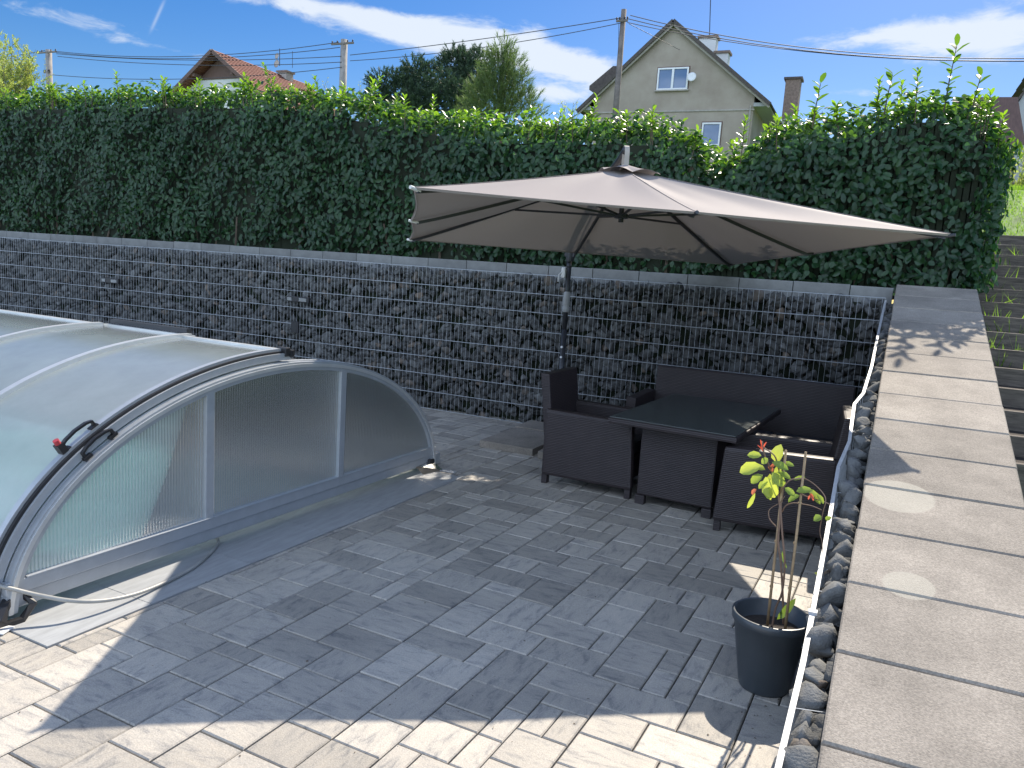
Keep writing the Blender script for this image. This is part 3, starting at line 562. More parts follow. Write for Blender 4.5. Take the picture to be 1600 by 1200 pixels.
# ------------------------------------------------------------------ hedges
def interp(x, pts): return np.interp(x, [p[0] for p in pts], [p[1] for p in pts])
def hedge(label, x0, x1, prof, seed, endL=False, endR=False, yoff=0.0):
    global rng
    rng = np.random.default_rng(seed)
    h = thing('laurel_hedge', label, 'hedge', ((x0+x1)/2, .9, 1.6))
    y0, y1, zb0 = .62, 1.75, 1.72
    top = lambda x: interp(x, prof)
    # body: dark twiggy core
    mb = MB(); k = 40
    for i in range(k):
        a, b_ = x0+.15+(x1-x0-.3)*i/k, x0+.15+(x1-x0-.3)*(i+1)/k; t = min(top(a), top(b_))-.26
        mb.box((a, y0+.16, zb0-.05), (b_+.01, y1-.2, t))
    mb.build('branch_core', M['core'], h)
    for i in range(int((x1-x0)/.36)):
        x = x0+.15+.36*i+rng.uniform(-.06, .06); MB().tube([(x, rng.uniform(.72, .9), 1.6), (x+rng.uniform(-.1, .1), rng.uniform(.7, .85), 2.1)], [.018, .010], 5).build('trunk', M['bark'], h)
    packs = []
    def surf(n, kind):
        if kind == 'front':
            x = rng.uniform(x0, x1, n); z = zb0+(top(x)-zb0)*rng.random(n)**.92
            bul = .07*np.sin(x*2.1+z*1.3)+.05*np.sin(x*5.3-z*4.1)+.03*np.sin(x*11+z*9)
            y = y0-bul+rng.uniform(-.02, .16, n)+.42*np.clip((z-top(x)+.42)/.42, 0, 1)**1.6+.10*np.clip((zb0+.2-z)/.2, 0, 1)
            nn = unit(np.stack([rng.normal(0, .38, n), -np.ones(n), rng.normal(.28, .35, n)], 1))
        elif kind == 'top':
            x = rng.uniform(x0, x1, n); y = rng.uniform(y0+.05, y1, n); z = top(x)+.05*np.sin(x*3.3+y*4)+rng.uniform(-.18, .05, n)
            nn = unit(np.stack([rng.normal(0, .5, n), rng.normal(-.15, .5, n), np.ones(n)*.9], 1))
        else:
            xx = x1 if kind == 'R' else x0; s = 1 if kind == 'R' else -1
            y = rng.uniform(y0, y1, n); z = zb0+(top(xx)-zb0)*rng.random(n); x = xx+s*(.06*np.sin(y*5+z*3)+rng.uniform(-.18, .05, n))-s*.18*np.clip((1.99-z)/.3, 0, 1)
            nn = unit(np.stack([s*np.ones(n), rng.normal(-.1, .4, n), rng.normal(.25, .35, n)], 1))
        return np.stack([x, y, z], 1), nn
    for kind, dens in (('front', 820), ('top', 380), ('R', 620), ('L', 620)):
        if kind == 'R' and not endR or kind == 'L' and not endL: continue
        ar = (x1-x0)*1.9 if kind in ('front',) else ((x1-x0)*(y1-y0) if kind == 'top' else 2.1); n = int(ar*dens)
        P, nn = surf(n, kind); Tt = unit(rng.normal(size=(n, 3))*.55+np.array([0, -.12, -.5 if kind != 'top' else .35])); Tt = unit(Tt-nn*(np.sum(Tt*nn, 1, keepdims=True))*.75)
        depth = np.clip((P[:, 2]-top(P[:, 0])+.36)/.42, 0, 1); young = np.where(rng.random(n) < .12+.5*depth, depth*rng.uniform(.2, 1, n), rng.uniform(0, .08, n))
        patch = .5+.5*np.sin(P[:, 0]*1.7+np.sin(P[:, 2]*2.3)*2)
        tone = np.clip(rng.normal(.3+.3*patch, .24, n), 0, 1)
        packs.append(leaves(P, Tt, nn, rng.uniform(.055, .105, n), rng.uniform(.034, .056, n), np.stack([tone, young, rng.random(n)], 1)))
    # upright shoots with whorls of fresh leaves
    ns = int((x1-x0)*15); mb = MB()
    for i in range(ns):
        x = rng.uniform(x0+.05, x1-.05); y = rng.uniform(y0+.05, y1-.2); big = rng.random() < (.07 if x0 < -5 else .22)
        h0 = top(x)-.16; hh = rng.uniform(.12, .26)+(rng.uniform(.08, .26) if big else 0)
        d = unit(np.array([rng.normal(0, .18), rng.normal(-.05, .18), 1.0])); tip = np.array([x, y, h0])+d*hh
        mb.tube([(x, y, h0-.1), tuple(tip)], [.006, .003], 4); m_ = int(hh/.026)+5
        tt = np.linspace(.25, 1, m_)[:, None]; P = np.array([x, y, h0])+d*hh*tt; an = np.arange(m_)*2.4+rng.random()*6; rad = np.stack([np.cos(an), np.sin(an), np.zeros(m_)], 1)
        up = np.linspace(.25, 1.3, m_)[:, None]; T = unit(rad+d*up); Nn = unit(d*1.0-rad*up*.6+rng.normal(size=(m_, 3))*.12)
        L = rng.uniform(.07, .115, m_)*np.linspace(1.0, .72, m_); yv = np.clip(np.linspace(.3, 1, m_)+rng.uniform(-.2, .1), 0, 1)
        packs.append(leaves(P, T, Nn, L, L*.44, np.stack([rng.uniform(.3, 1, m_), yv, rng.random(m_)], 1), droop=.12))
    tag(mb.build('twigs', M['bark'], h), kind='stuff')
    leaf_obj('foliage', packs, M['laurel'], h)
    return h
LP = [(-16, 3.90), (-13.2, 3.88), (-10.3, 3.86), (-8.7, 3.82), (-7.6, 3.80), (-6.85, 3.74), (-6.2, 3.62), (-5.67, 3.52), (-5.0, 3.42), (-4.5, 3.34), (-4.1, 3.33), (-3.7, 3.35), (-3.1, 3.32), (-2.6, 3.34), (-2.3, 3.28), (-2.0, 3.16), (-1.75, 2.96), (-1.5, 2.8)]
RP = [(-1.9, 2.78), (-1.62, 2.96), (-1.4, 3.10), (-1.27, 3.20), (-1.0, 3.28), (-.69, 3.34), (-.3, 3.40), (0, 3.50), (.25, 3.52), (.5, 3.46), (.72, 3.30), (.92, 3.05)]
hedge('long trimmed laurel hedge with ragged sunlit top, behind the pool cover and parasol', -15.2, -1.62, LP, 21)
hedge('shaggy laurel hedge at the right, tall shoots on top, above the corner of the wall', -1.85, .86, RP, 22, endR=True)
rng = np.random.default_rng(5)
def shoot_plant(x, y, z, hh, name, label, parent=None):
    mb = MB(); pts = [(x, y, z), (x+.01, y, z+hh*.5), (x+.03, y-.01, z+hh)]; mb.tube(pts, [.008, .006, .003], 5)
    m_ = int(hh/.035); tt = np.linspace(.2, 1, m_)[:, None]; P = np.array([x, y, z])+np.array([.03, -.01, hh])*tt; an = np.arange(m_)*2.4; rad = np.stack([np.cos(an), np.sin(an), np.zeros(m_)], 1)
    up = np.linspace(.2, 1.1, m_)[:, None]; T = unit(rad+np.array([0, 0, 1])*up); Nn = unit(np.array([0, 0, 1.0])-rad*up*.6)
    return mb, leaves(P, T, Nn, rng.uniform(.1, .14, m_), rng.uniform(.05, .06, m_), np.stack([rng.uniform(.2, .9, m_), rng.uniform(.15, .6, m_), rng.random(m_)], 1))
t_ = thing('laurel_shoot', 'tall lone laurel shoot sticking up above the right hedge, in front of the cloud', 'shoot', (.18, .85, 3.2))
a = atY(1478, 150, .85); mb, pk = shoot_plant(a[0], .85, 3.35, .58, '', ''); mb.build('stem', M['bark'], t_); leaf_obj('leaves', [pk], M['laurel'], t_)
for (u, zt, lb) in [(1275, .42, 'leafy laurel shoot above the right hedge, just right of the brick chimney'), (1385, .36, 'short laurel shoot midway along the right hedge top'), (1522, .3, 'laurel shoot with broad leaves at the right end of the right hedge top')]:
    a = atY(u, 150, .8); t_ = thing('laurel_shoot', lb, 'shoot', (a[0], .8, 3.2)); mb, pk = shoot_plant(a[0], .8, interp(a[0], RP)-.1, zt, '', ''); mb.build('stem', M['bark'], t_); leaf_obj('leaves', [pk], M['laurel'], t_)

# ------------------------------------------------------------------ pool enclosure
en = thing('pool_enclosure', 'low arched pool cover of frosted panels in a grey aluminium frame', 'pool cover', Lp(-5, -4.05, 0))
VC = -4.045
def arc(hw, h, n=48, a0=0.0, a1=pi): return [(VC-hw*cos(a0+(a1-a0)*i/n), h*sin(a0+(a1-a0)*i/n)) for i in range(n+1)]
def bx(mb, u0, u1, v0, v1, z0, z1, b=.004, c=None):
    bm = MB().box((u0, v0, z0), (u1, v1, z1), b=b); mb.add([Lp(*v) for v in bm.v], bm.f, c)
def rib(mb, u, hw, h, w, t, a0=0.04, a1=pi-.04, n=56):   # flat band following the arch: width w along u, thickness t
    A = arc(hw, h, n, a0, a1); B = arc(hw-t, h-t, n, a0, a1); vs = []
    for (v, z), (v2, z2) in zip(A, B): vs += [Lp(u-w/2, v, z), Lp(u+w/2, v, z), Lp(u+w/2, v2, z2), Lp(u-w/2, v2, z2)]
    fs = [(i*4+j, i*4+(j+1) % 4, i*4+4+(j+1) % 4, i*4+4+j) for i in range(n) for j in range(4)]+[(0, 1, 2, 3), (n*4+3, n*4+2, n*4+1, n*4)]
    mb.add(vs, fs)
UF = -3.105; HW, HH = 1.72, 1.01
mb = MB(); rib(mb, UF-.012, HW, HH, .05, .055); fr = mb.build('end_frame', M['alu'], en)
mb = MB(); rib(mb, UF+.016, HW-.012, HH-.012, .008, .02); mb.build('frame_lip', M['aluw'], fr)
mb = MB(); bx(mb, UF-.035, UF+.012, VC-1.71, VC+1.71, .125, .185); bx(mb, UF-.05, UF-.006, VC-1.69, VC+1.69, .05, .1245, b=.01)
bx(mb, UF-.02, UF+.018, VC-1.62, VC+1.62, .186, .192, b=.001); mb.build('bottom_rail', M['alu'], en)
for s_ in (1.09, 2.21):
    v = VC-1.70+s_; z = HH*sqrt(max(0, 1-((v-VC)/HW)**2)); mb = MB(); bx(mb, UF-.03, UF+.014, v-.028, v+.028, .187, z-.03); mb.build('mullion', M['alu'], en)
edges = [VC-1.66, VC-1.70+1.09-.029, VC-1.70+1.09+.029, VC-1.70+2.21-.029, VC-1.70+2.21+.029, VC+1.66]
for a, b_ in ((0, 1), (2, 3), (4, 5)):
    mb = MB(); n = 24; vs = []
    for i in range(n+1):
        v = edges[a]+(edges[b_]-edges[a])*i/n; z = max(.19, (HH-.05)*sqrt(max(0, 1-((v-VC)/(HW-.05))**2))); vs += [Lp(UF-.008, v, .185), Lp(UF-.008, v, z)]
    mb.add(vs, [(2*i, 2*i+2, 2*i+3, 2*i+1) for i in range(n)]); mb.build('glazing_panel', M['polyface'], en, smooth=True)
AE = pi*.50
secs = [(UF-.05, -4.02, 1.80, 1.085), (-4.03, -4.92, 1.80, 1.08), (-4.93, -6.75, 1.80, 1.075), (-6.76, -8.7, 1.80, 1.075), (-8.71, -10.6, 1.80, 1.075)]
for k_, (ua, ub, hw, h) in enumerate(secs):
    ae = AE+(.0 if k_ == 0 else .05)
    mb = MB(); n = 40; A = arc(hw-.012, h-.012, n, .06, ae); vs = []
    for (v, z) in A: vs += [Lp(ua, v, z), Lp(ub, v, z)]
    mb.add(vs, [(2*i, 2*i+2, 2*i+3, 2*i+1) for i in range(n)]); mb.build('roof_panel', M['polyroof'], en, smooth=True)
    mb = MB(); n = 26; A = arc(1.70+.01*k_, .995+.01*k_, n, pi*.47, pi-.05); vs = []
    for (v, z) in A: vs += [Lp(ua+(.03 if k_ == 0 else 0), v, z), Lp(ub, v, z)]
    mb.add(vs, [(2*i, 2*i+2, 2*i+3, 2*i+1) for i in range(n)]); mb.build('rear_roof_panel', M['polyroof'], en, smooth=True)
    v, z = arc(hw, h, 2, 0, ae)[2]; mb = MB(); mb.bar([Lp(ua, v, z-.012), Lp(ub, v, z-.012)], .03, .028); mb.build('ridge_rail', M['aluw'], en)
mb = MB(); rib(mb, UF-.066, 1.805, 1.092, .034, .03, .04, AE); rib(mb, UF-.026, 1.775, 1.066, .012, .04, .04, AE+.02); mb.build('roof_rib', M['alu'], en)
mb = MB(); rib(mb, UF-.041, 1.79, 1.078, .016, .05, .04, AE); mb.build('rubber_seal', M['blk'], en)
mb = MB(); rib(mb, UF-.048, 1.725, 1.015, .05, .03, .04, pi-.04); mb.build('inner_rib', M['alu'], en)
for (u, hw, h) in [(-4.025, 1.812, 1.097), (-4.925, 1.812, 1.092), (-6.76, 1.812, 1.088), (-8.7, 1.812, 1.088)]:
    mb = MB(); rib(mb, u, hw, h, .045, .025, .04, AE+.03); mb.build('roof_rib', M['aluw'], en)
mb = MB(); mb.bar([Lp(-4.12, VC+.13, 1.10), Lp(-4.90, VC+.13, 1.10)], .04, .03); mb.build('ridge_track', M['umbmetal'], en)
mb = MB(); bx(mb, UF-.085, UF-.01, VC-.02, VC+.02, 1.045, 1.10, b=.006); bx(mb, UF-.04, UF-.005, VC+.021, VC+.05, 1.04, 1.085, b=.005); mb.build('end_cap', M['blk'], en)
for sgn in (0, 1):   # side rails on the ground
    v0 = VC-1.80 if sgn == 0 else VC+1.74; mb = MB(); bx(mb, -10.6, UF-.0, v0, v0+.06, .03, .12); mb.build('side_rail', M['alu'], en)
def on_arc(hw, h, s_): v = VC-hw+s_; return v, h*sqrt(max(0, 1-((v-VC)/hw)**2))
def handle(u, hw, h, s0, s1, red):
    (v0, z0), (v1, z1) = on_arc(hw, h, s0), on_arc(hw, h, s1); p0 = Vector(Lp(u, v0, z0)); p1 = Vector(Lp(u, v1, z1)); t = (p1-p0).normalized(); nn = Vector((1, 0, 0)).cross(t).normalized()
    if nn.z < 0: nn = -nn
    mb = MB(); o_ = .034
    mb.bar([p0, p0+nn*o_*.9, p0+t*.03+nn*(o_+.008), (p0+p1)/2+nn*(o_+.014), p1-t*.03+nn*(o_+.008), p1+nn*o_*.9, p1], .018, .012, wd=(1, 0, 0))
    mb.bar([p0-t*.014, p0+t*.03], .03, .014, wd=(1, 0, 0)); mb.bar([p1-t*.03, p1+t*.014], .03, .014, wd=(1, 0, 0))
    if red: mb.bar([p0-t*.005, p0-t*.005+nn*.05], .036, .034, wd=(1, 0, 0))
    hd = mb.build('handle', M['blk'], en)
    if red:
        m2 = MB(); q = p0-t*.005+nn*.051; m2.tube([q, q+nn*.022], .014, 12); m2.build('lock_button', M['red'], hd)
handle(UF-.066, 1.805, 1.092, .42, .57, True); handle(UF-.012, 1.735, 1.025, .415, .56, False)
# carrying bracket with wheel at the near corner, ground plates
mb = MB(); pts = [Lp(UF+.0, VC-1.70, .10), Lp(UF+.03, VC-1.735, .085), Lp(UF+.06, VC-1.76, .05), Lp(UF+.03, VC-1.80, .012)]; mb.bar(pts, .035, .03); mb.bar([Lp(UF-.02, VC-1.62, .10), Lp(UF+.02, VC-1.60, .06), Lp(UF+.035, VC-1.66, .012), Lp(UF+.02, VC-1.78, .012)], .03, .02)
mb.build('corner_bracket', M['blk'], en)
mb = MB(); bx(mb, UF-.05, UF+.02, VC+1.62, VC+1.70, .01, .09, b=.01); mb.build('corner_bracket', M['blk'], en)
mb = MB(); a = [Lp(UF-.02, VC+1.45, .07), Lp(UF+.0, VC+1.68, .07), Lp(UF+.10, VC+1.70, .004), Lp(UF+.05, VC+1.48, .004)]; mb.add(a, [(0, 1, 2, 3)]); mb.build('weather_flap', M['clearflap'], en)
pl = MB(); p0 = Vector(atZ(683, 733, .006)); p1 = Vector(atZ(712, 738, .006)); pl.bar([p0, p1], .05, .006); pl.tube([p0+(p1-p0)*.75+Vector((0, 0, .003)), p0+(p1-p0)*.75+Vector((0, 0, .009))], .009, 8)
tag(pl.build('anchor_plate', M['bar']), 'small steel anchor plate screwed to the paving at the far corner of the pool cover', 'plate')
pl = MB(); p0 = Vector(atZ(-18, 982, .008)); p1 = Vector(atZ(14, 985, .008)); pl.bar([p0, p1], .07, .006); pl.box((p0.x+.0, p0.y-.01, .011), (p0.x+.03, p0.y+.03, .03), b=.004)
tag(pl.build('anchor_plate', M['white']), 'white anchor plate on the paving at the left edge of the photo', 'plate')
# hose
def curve(pts, n=8):
    out = []; P = [Vector(p) for p in pts]
    for i in range(len(P)-1):
        a, b_, c, d = P[max(i-1, 0)], P[i], P[i+1], P[min(i+2, len(P)-1)]
        for k in range(n):
            t = k/n; out.append(.5*((2*b_)+(c-a)*t+(2*a-5*b_+4*c-d)*t*t+(3*b_-a-3*c+d)*t**3))
    out.append(P[-1]); return out
hp = [atZ(-60, 915, .22), atZ(-20, 912, .20), atZ(10, 918, .17), atZ(60, 930, .12), atZ(115, 939, .085), atZ(165, 938, .055), atZ(215, 927, .03), atZ(262, 908, .015), atZ(300, 888, .012), atZ(325, 868, .012), atZ(340, 850, .014), atZ(338, 840, .03), atZ(333, 834, .06)]
mb = MB(); mb.tube(curve([tuple(p) for p in hp]), .0095, 8); tag(mb.build('hose', M['hose'], smooth=True), 'thin grey hose snaking from under the pool cover across the edge tiles', 'hose')

# ------------------------------------------------------------------ parasol
UC = np.array([-1.8866, -1.8841, 1.9464]); tx, ty = -.0255, .0564; UY = .5622; US = 3.128
un = unit(np.array([tx, ty, 1.0])); ua_ = np.array([cos(UY), sin(UY), 0]); ua_ = unit(ua_-un*(ua_@un)); ub_ = np.cross(un, ua_)
def Up(a, b_, h): return UC+ua_*a*US/2+ub_*b_*US/2+un*h
um = thing('cantilever_parasol', 'large square taupe cantilever parasol shading the garden furniture', 'parasol', (-2.83, -.42, 0))
RISE = .50
def canopy_h(a, b_):
    r = max(abs(a), abs(b_)); base = RISE*(1-r)**1.06 if r < 1 else 0
    mx_ = max(r, 1e-6); t = min(abs(a), abs(b_))/mx_      # 0 on mid rib, 1 on corner rib
    sag = -.045*sin(pi*t)*sin(pi*min(1, r*.95))
    rip = .006*sin(11*t+5*r)*sin(pi*min(1, r))*sin(pi*t)
    return base+sag+rip
G = 24; NR = 30; ring = []
for k_ in range(4*G):
    s_, q = divmod(k_, G); c_ = -1+2*q/G; ring.append([(c_, -1), (1, c_), (-c_, 1), (-1, -c_)][s_])
def pull(t, r): return 1-.016*sin(pi*t)*r**3
vs = [Up(0, 0, RISE)]; n = len(ring)
for i in range(1, NR+1):
    r = i/NR
    for a, b_ in ring: t = min(abs(a), abs(b_)); p_ = pull(t, r); vs.append(Up(a*r*p_, b_*r*p_, canopy_h(a*r, b_*r)))
fs = [(0, 1+j, 1+(j+1) % n) for j in range(n)]+[(1+(i-1)*n+j, 1+i*n+j, 1+i*n+(j+1) % n, 1+(i-1)*n+(j+1) % n) for i in range(1, NR) for j in range(n)]
mb = MB(); mb.add(vs, fs); canopy = mb.build('canopy', M['cloth'], um, smooth=True)
ring = [(a*pull(min(abs(a), abs(b_)), 1), b_*pull(min(abs(a), abs(b_)), 1)) for a, b_ in ring]
mb = MB()   # folded hem round the edge
vs = []
for a, b_ in ring: vs += [Up(a, b_, 0), Up(a*.994, b_*.994, -.012)]
n = len(ring); mb.add(vs, [(2*i, 2*((i+1) % n), 2*((i+1) % n)+1, 2*i+1) for i in range(n)]); mb.build('hem', M['cloth'], canopy)
mb = MB()   # vent cap, scalloped
vs = [Up(0, 0, RISE+.038)]
for i in range(1, 9):
    r = i/8
    for a, b_ in ring: t = min(abs(a), abs(b_)); q = .135*r; vs.append(Up(a*q, b_*q, RISE-.062*r+.030*(1-r)+.030*sin(pi*t)*r*r+.008))
fs = [(0, 1+j, 1+(j+1) % n) for j in range(n)]+[(1+(i-1)*n+j, 1+i*n+j, 1+i*n+(j+1) % n, 1+(i-1)*n+(j+1) % n) for i in range(1, 8) for j in range(n)]
mb.add(vs, fs); mb.build('vent_cap', M['cloth'], um, smooth=True)
HUB = .16
mb = MB(); mb.tube([Up(0, 0, HUB-.02), Up(0, 0, HUB+.01)], .052, 16); mb.tube([Up(0, 0, HUB), Up(0, 0, RISE)], .019, 10); mb.tube([Up(0, 0, RISE-.05), Up(0, 0, RISE-.02)], .045, 12); mb.tube([Up(0, 0, HUB-.05), Up(0, 0, HUB-.02)], .02, 10); mb.build('hub', M['umbmetal'], um)
for (a, b_) in [(-1, -1), (0, -1), (1, -1), (1, 0), (1, 1), (0, 1), (-1, 1), (-1, 0)]:
    mb = MB(); f = .985 if abs(a)+abs(b_) == 2 else .97
    pts = [Up(a*t*f, b_*t*f, RISE*(1-t)**1.06-.018) for t in np.linspace(.02, 1, 12)]; mb.bar(pts, .016, .022); rb = mb.build('rib', M['umbmetal'], um)
    sm_ = MB(); sm_.bar([Up(a*t, b_*t, canopy_h(a*t, b_*t)+.0025) for t in np.linspace(.12, .995, 24)], .008, .002); sm_.build('seam', M['seam'], canopy)
    t = .46; mb = MB(); mb.bar([Up(a*.03, b_*.03, HUB), Up(a*t*f, b_*t*f, RISE*(1-t)**1.06-.03)], .012, .016); mb.build('strut', M['umbmetal'], rb)
    mb = MB(); mb.tube([Up(a*f*.99, b_*f*.99, -.014), Up(a*1.008, b_*1.008, -.004)], .011, 8); mb.build('rib_end', M['whitebit'] if (a, b_) in ((-1, -1), (-1, 0), (-1, 1)) else M['umbmetal'], rb)
MX, MY = UC[0]-1.80*sin(UY), UC[1]+1.80*cos(UY)
MX, MY = -2.805, -.455
mb = MB(); mb.tube([(MX, MY, .05), (MX, MY, 1.10)], .027, 14); mb.tube([(MX, MY, 1.10), (MX, MY, 1.86)], .023, 14); mb.build('mast', M['umbmetal'], um, smooth=True)
A0 = Vector((MX, MY, 1.86)); cdir = Vector((UC[0]-MX, UC[1]-MY, 0)); cd = cdir.length; cdir.normalize()
ap = Vector(Up(0, 0, RISE+.15))
arm = [A0+Vector((0, 0, -.16)), A0, A0+cdir*.35+Vector((0, 0, .22)), A0+cdir*.8+Vector((0, 0, .43)), A0+cdir*1.25+Vector((0, 0, .60)), ap-cdir*.16+Vector((0, 0, -.06)), ap]
mb = MB(); mb.tube(curve(arm, 6), .027, 10); mb.build('arm', M['umbmetal'], um, smooth=True)
rod = [A0+Vector((.03, 0, -.10)), A0+cdir*.42+Vector((.02, 0, .15)), A0+cdir*.9+Vector((.02, 0, .40)), ap-cdir*.20+Vector((0, 0, -.10))]
mb = MB(); mb.tube(curve(rod, 5), .008, 6); mb.build('support_rod', M['umbmetal'], um)
mb = MB(); mb.tube([A0+Vector((0, 0, -.10)), A0+Vector((0, 0, .04))], .036, 12); mb.bar([A0+Vector((-.05, 0, -.02)), A0+Vector((.05, 0, -.02))], .03, .07); mb.build('joint', M['umbmetal'], um)
mb = MB(); mb.bar(curve([ap-cdir*.035+Vector((0, 0, -.15)), ap-cdir*.03+Vector((0, 0, -.02)), ap+Vector((0, 0, .02)), ap+cdir*.03+Vector((0, 0, -.02)), ap+cdir*.035+Vector((0, 0, -.15))], 4), .035, .008); mb.build('hanging_loop', M['trim'], um)
mb = MB(); mb.lathe([(.023, 0), (.036, .01), (.036, .05), (.028, .06), (.034, .07), (.036, .13), (.03, .19), (.023, .2)], 16, (MX, MY, 1.27)); mb.build('height_collar', M['grey'], um, smooth=True)
mb = MB(); mb.box((MX-.06, MY-.05, 1.60), (MX-.02, MY+.01, 1.70), b=.01); mb.tube([(MX-.05, MY-.04, 1.66), (MX-.075, MY-.06, 1.63), (MX-.08, MY-.06, 1.56)], .006, 6); mb.build('crank', M['white'], um)
mb = MB(); mb.tube([(MX, MY-.03, .93), (MX, MY-.045, .93)], .012, 8); mb.tube([(MX, MY-.03, .83), (MX, MY-.045, .83)], .011, 8); mb.build('bolt', M['white'], um)
mb = MB(); mb.box((MX+.10-.36, MY-.022, .0), (MX+.10+.36, MY+.022, .045), b=.004); mb.box((MX+.10-.022, MY-.42, .001), (MX+.10+.022, MY+.42, .047), b=.004); mb.bar([(MX+.1, MY, .05), (MX, MY, .05)], .06, .02); mb.tube([(MX, MY, .04), (MX, MY, .25)], .035, 12); mb.build('cross_base', M['umbmetal'], um)
# paving slabs weighing nothing, lying on the patio
def loose(u0, u1, v0, v1, z, lb, rz=0):
    mb = MB(); M4 = Matrix.Translation(((u0+u1)/2, (v0+v1)/2, z)) @ Matrix.Rotation(rz, 4, 'Z')
    mb.box((-(u1-u0)/2, -(v1-v0)/2, 0), ((u1-u0)/2, (v1-v0)/2, .065), M4, c=(.5, .3, .2), b=.005); return tag(mb.build('loose_slab', M['coping'], col=True), lb, 'slab', 'spare slabs by the parasol')
loose(-3.25, -2.71, -1.27, -.50, .0, 'large grey slab weighing down the parasol base, just left of the wicker chair', radians(-1))
loose(-2.66, -2.10, -1.31, -.50, .0, 'grey slab at the parasol base, mostly hidden behind the left wicker chair', radians(1.5))
loose(-3.27, -2.72, -.44, -.03, .0, 'grey slab of the parasol base nearest the back wall', radians(-.5))

# ------------------------------------------------------------------ rattan furniture
def copy_tree(o, parent=None):
    c = o.copy(); COL.objects.link(c); c.parent = parent
    for ch in list(o.children): copy_tree(ch, c)
    return c
def lmb(): return MB()
def chair():   # faces +x, origin at ground centre; 0.72 deep (x), 0.66 wide (y)
    t = thing('wicker_armchair', 'dark wicker armchair at the left end of the table, by the parasol mast', 'armchair')
    W2, D2 = .33, .355
    def b(name, boxes, mt='wicker', b_=.012, par=None):
        mb = MB()
        for lo, hi in boxes: mb.box(lo, hi, b=b_)
        return mb.build(name, M[mt], par or t)
    for s_ in (-1, 1):
        y0, y1 = (-W2, -W2+.09) if s_ < 0 else (W2-.09, W2)
        mb = MB(); mb.box((-D2, y0, .07), (D2, y1, .60), b=.026)
        for i in range(len(mb.v)):
            x, y, z = mb.v[i]; mb.v[i] = (x+(.03 if z < .2 and x > 0 else 0), y, z-(.012 if x > 0 and z > .4 else 0))
        mb.build('arm_panel', M['wicker'], t)
        for x in (-D2+.002, D2-.025):
            m2 = MB(); m2.box((x, (y0+y1)/2-.03, 0), (x+.045, (y0+y1)/2+.03, .08), b=.004); m2.build('leg', M['wicker'], t)
    b('seat_box', [((-D2+.05, -W2+.092, .10), (D2-.03, W2-.092, .30))]); b('seat_cushion', [((-D2+.09, -W2+.095, .302), (D2-.02, W2-.095, .40))], 'cushion', .03)
    mb = MB(); mb.box((-D2-.0, -W2+.03, .28), (-D2+.075, W2-.03, .87), b=.014)
    for i in range(len(mb.v)):
        x, y, z = mb.v[i]; mb.v[i] = (x-.07*(max(0, z-.45)/.4), y, z)
    mb.build('backrest', M['wicker'], t)
    return t
C1 = chair(); C1.location = (-1.955, -1.735, 0); C1.rotation_euler = (0, 0, radians(-1.5)); C1['group'] = 'matching wicker armchairs at the ends of the table'
C2 = copy_tree(C1); C2.location = (-.545, -2.07, 0); C2.rotation_euler = (0, 0, radians(183)); C2['label'] = 'dark wicker armchair behind the potted plant, its back to the right hand wall'
tb = thing('garden_table', 'oblong wicker table with a dark glass top between the armchairs', 'table', (-1.2, -1.62, 0), radians(-5))
def tbox(name, lo, hi, mt, b_=.01, par=None):
    mb = MB(); mb.box(lo, hi, b=b_); o = mb.build(name, M[mt], par or tb); o.location = (0, 0, 0); return o
tbox('top_frame', (-.46, -.76, .615), (.46, .76, .655), 'wicker', .012); tbox('glass_top', (-.45, -.75, .656), (.45, .75, .664), 'glass', .002)
tbox('pedestal', (-.28, -.52, .07), (.28, .55, .614), 'wicker', .012)
for sx in (-1, 1):
    for sy in (-.50, .53): tbox('leg', (sx*.25-.035, sy-.03, 0), (sx*.25+.035, sy+.03, .069), 'wicker', .004)
sf = thing('wicker_sofa', 'long dark wicker sofa against the back wall behind the table', 'sofa', (-1.0, -.62, 0))
def sbox(name, lo, hi, mt='wicker', b_=.014, rake=0):
    mb = MB(); mb.box(lo, hi, b=b_)
    if rake: mb.v = [(x, y+rake*max(0, z-.4), z) for x, y, z in mb.v]
    o = mb.build(name, M[mt], sf); o.location = (0, 0, 0); return o
sbox('backrest', (-.86, .14, .12), (.86, .22, .85), rake=.14); sbox('seat_box', (-.84, -.45, .08), (.84, .13, .30)); 
for i in range(3): sbox('seat_cushion', (-.78+.52*i+.005, -.46, .302), (-.78+.52*(i+1)-.005, .12, .39), 'cushion', .03)
for sx in (-1, 1):
    sbox('arm_panel', (sx*.905-.045, -.47, .07), (sx*.905+.045, .20, .62))
    for sy in (-.45, .15): sbox('leg', (sx*.905-.03, sy, 0), (sx*.905+.03, sy+.045, .068), b_=.004)

# ------------------------------------------------------------------ wall lights in the gabion
def wall_light(x, z, lb):
    t = thing('wall_light', lb, 'light', (x, -.03, z), 0, 'twin ended lights clipped to the back wall mesh')
    MB().box((x-.17, -.045, z-.03), (x+.17, -.008, z+.035), b=.006).build('body', M['blk'], t)
    MB().box((x-.15, -.052, z-.018), (x-.085, -.046, z+.022), b=.002).build('lens', M['frost'], t); MB().box((x+.03, -.052, z-.018), (x+.14, -.046, z+.022), b=.002).build('lens', M['frost'], t)
wall_light(-9.68, 1.12, 'small dark twin light clipped to the mesh at the far left of the back wall'); wall_light(-6.43, 1.11, 'small dark twin light clipped to the mesh above the pool cover')
MB_ = MB().box((-6.53, -.03, .70), (-6.42, -.008, .84), b=.004); tag(MB_.build('junction_box', M['blk']), 'slim dark box fixed to the mesh under the nearer wall light', 'box')

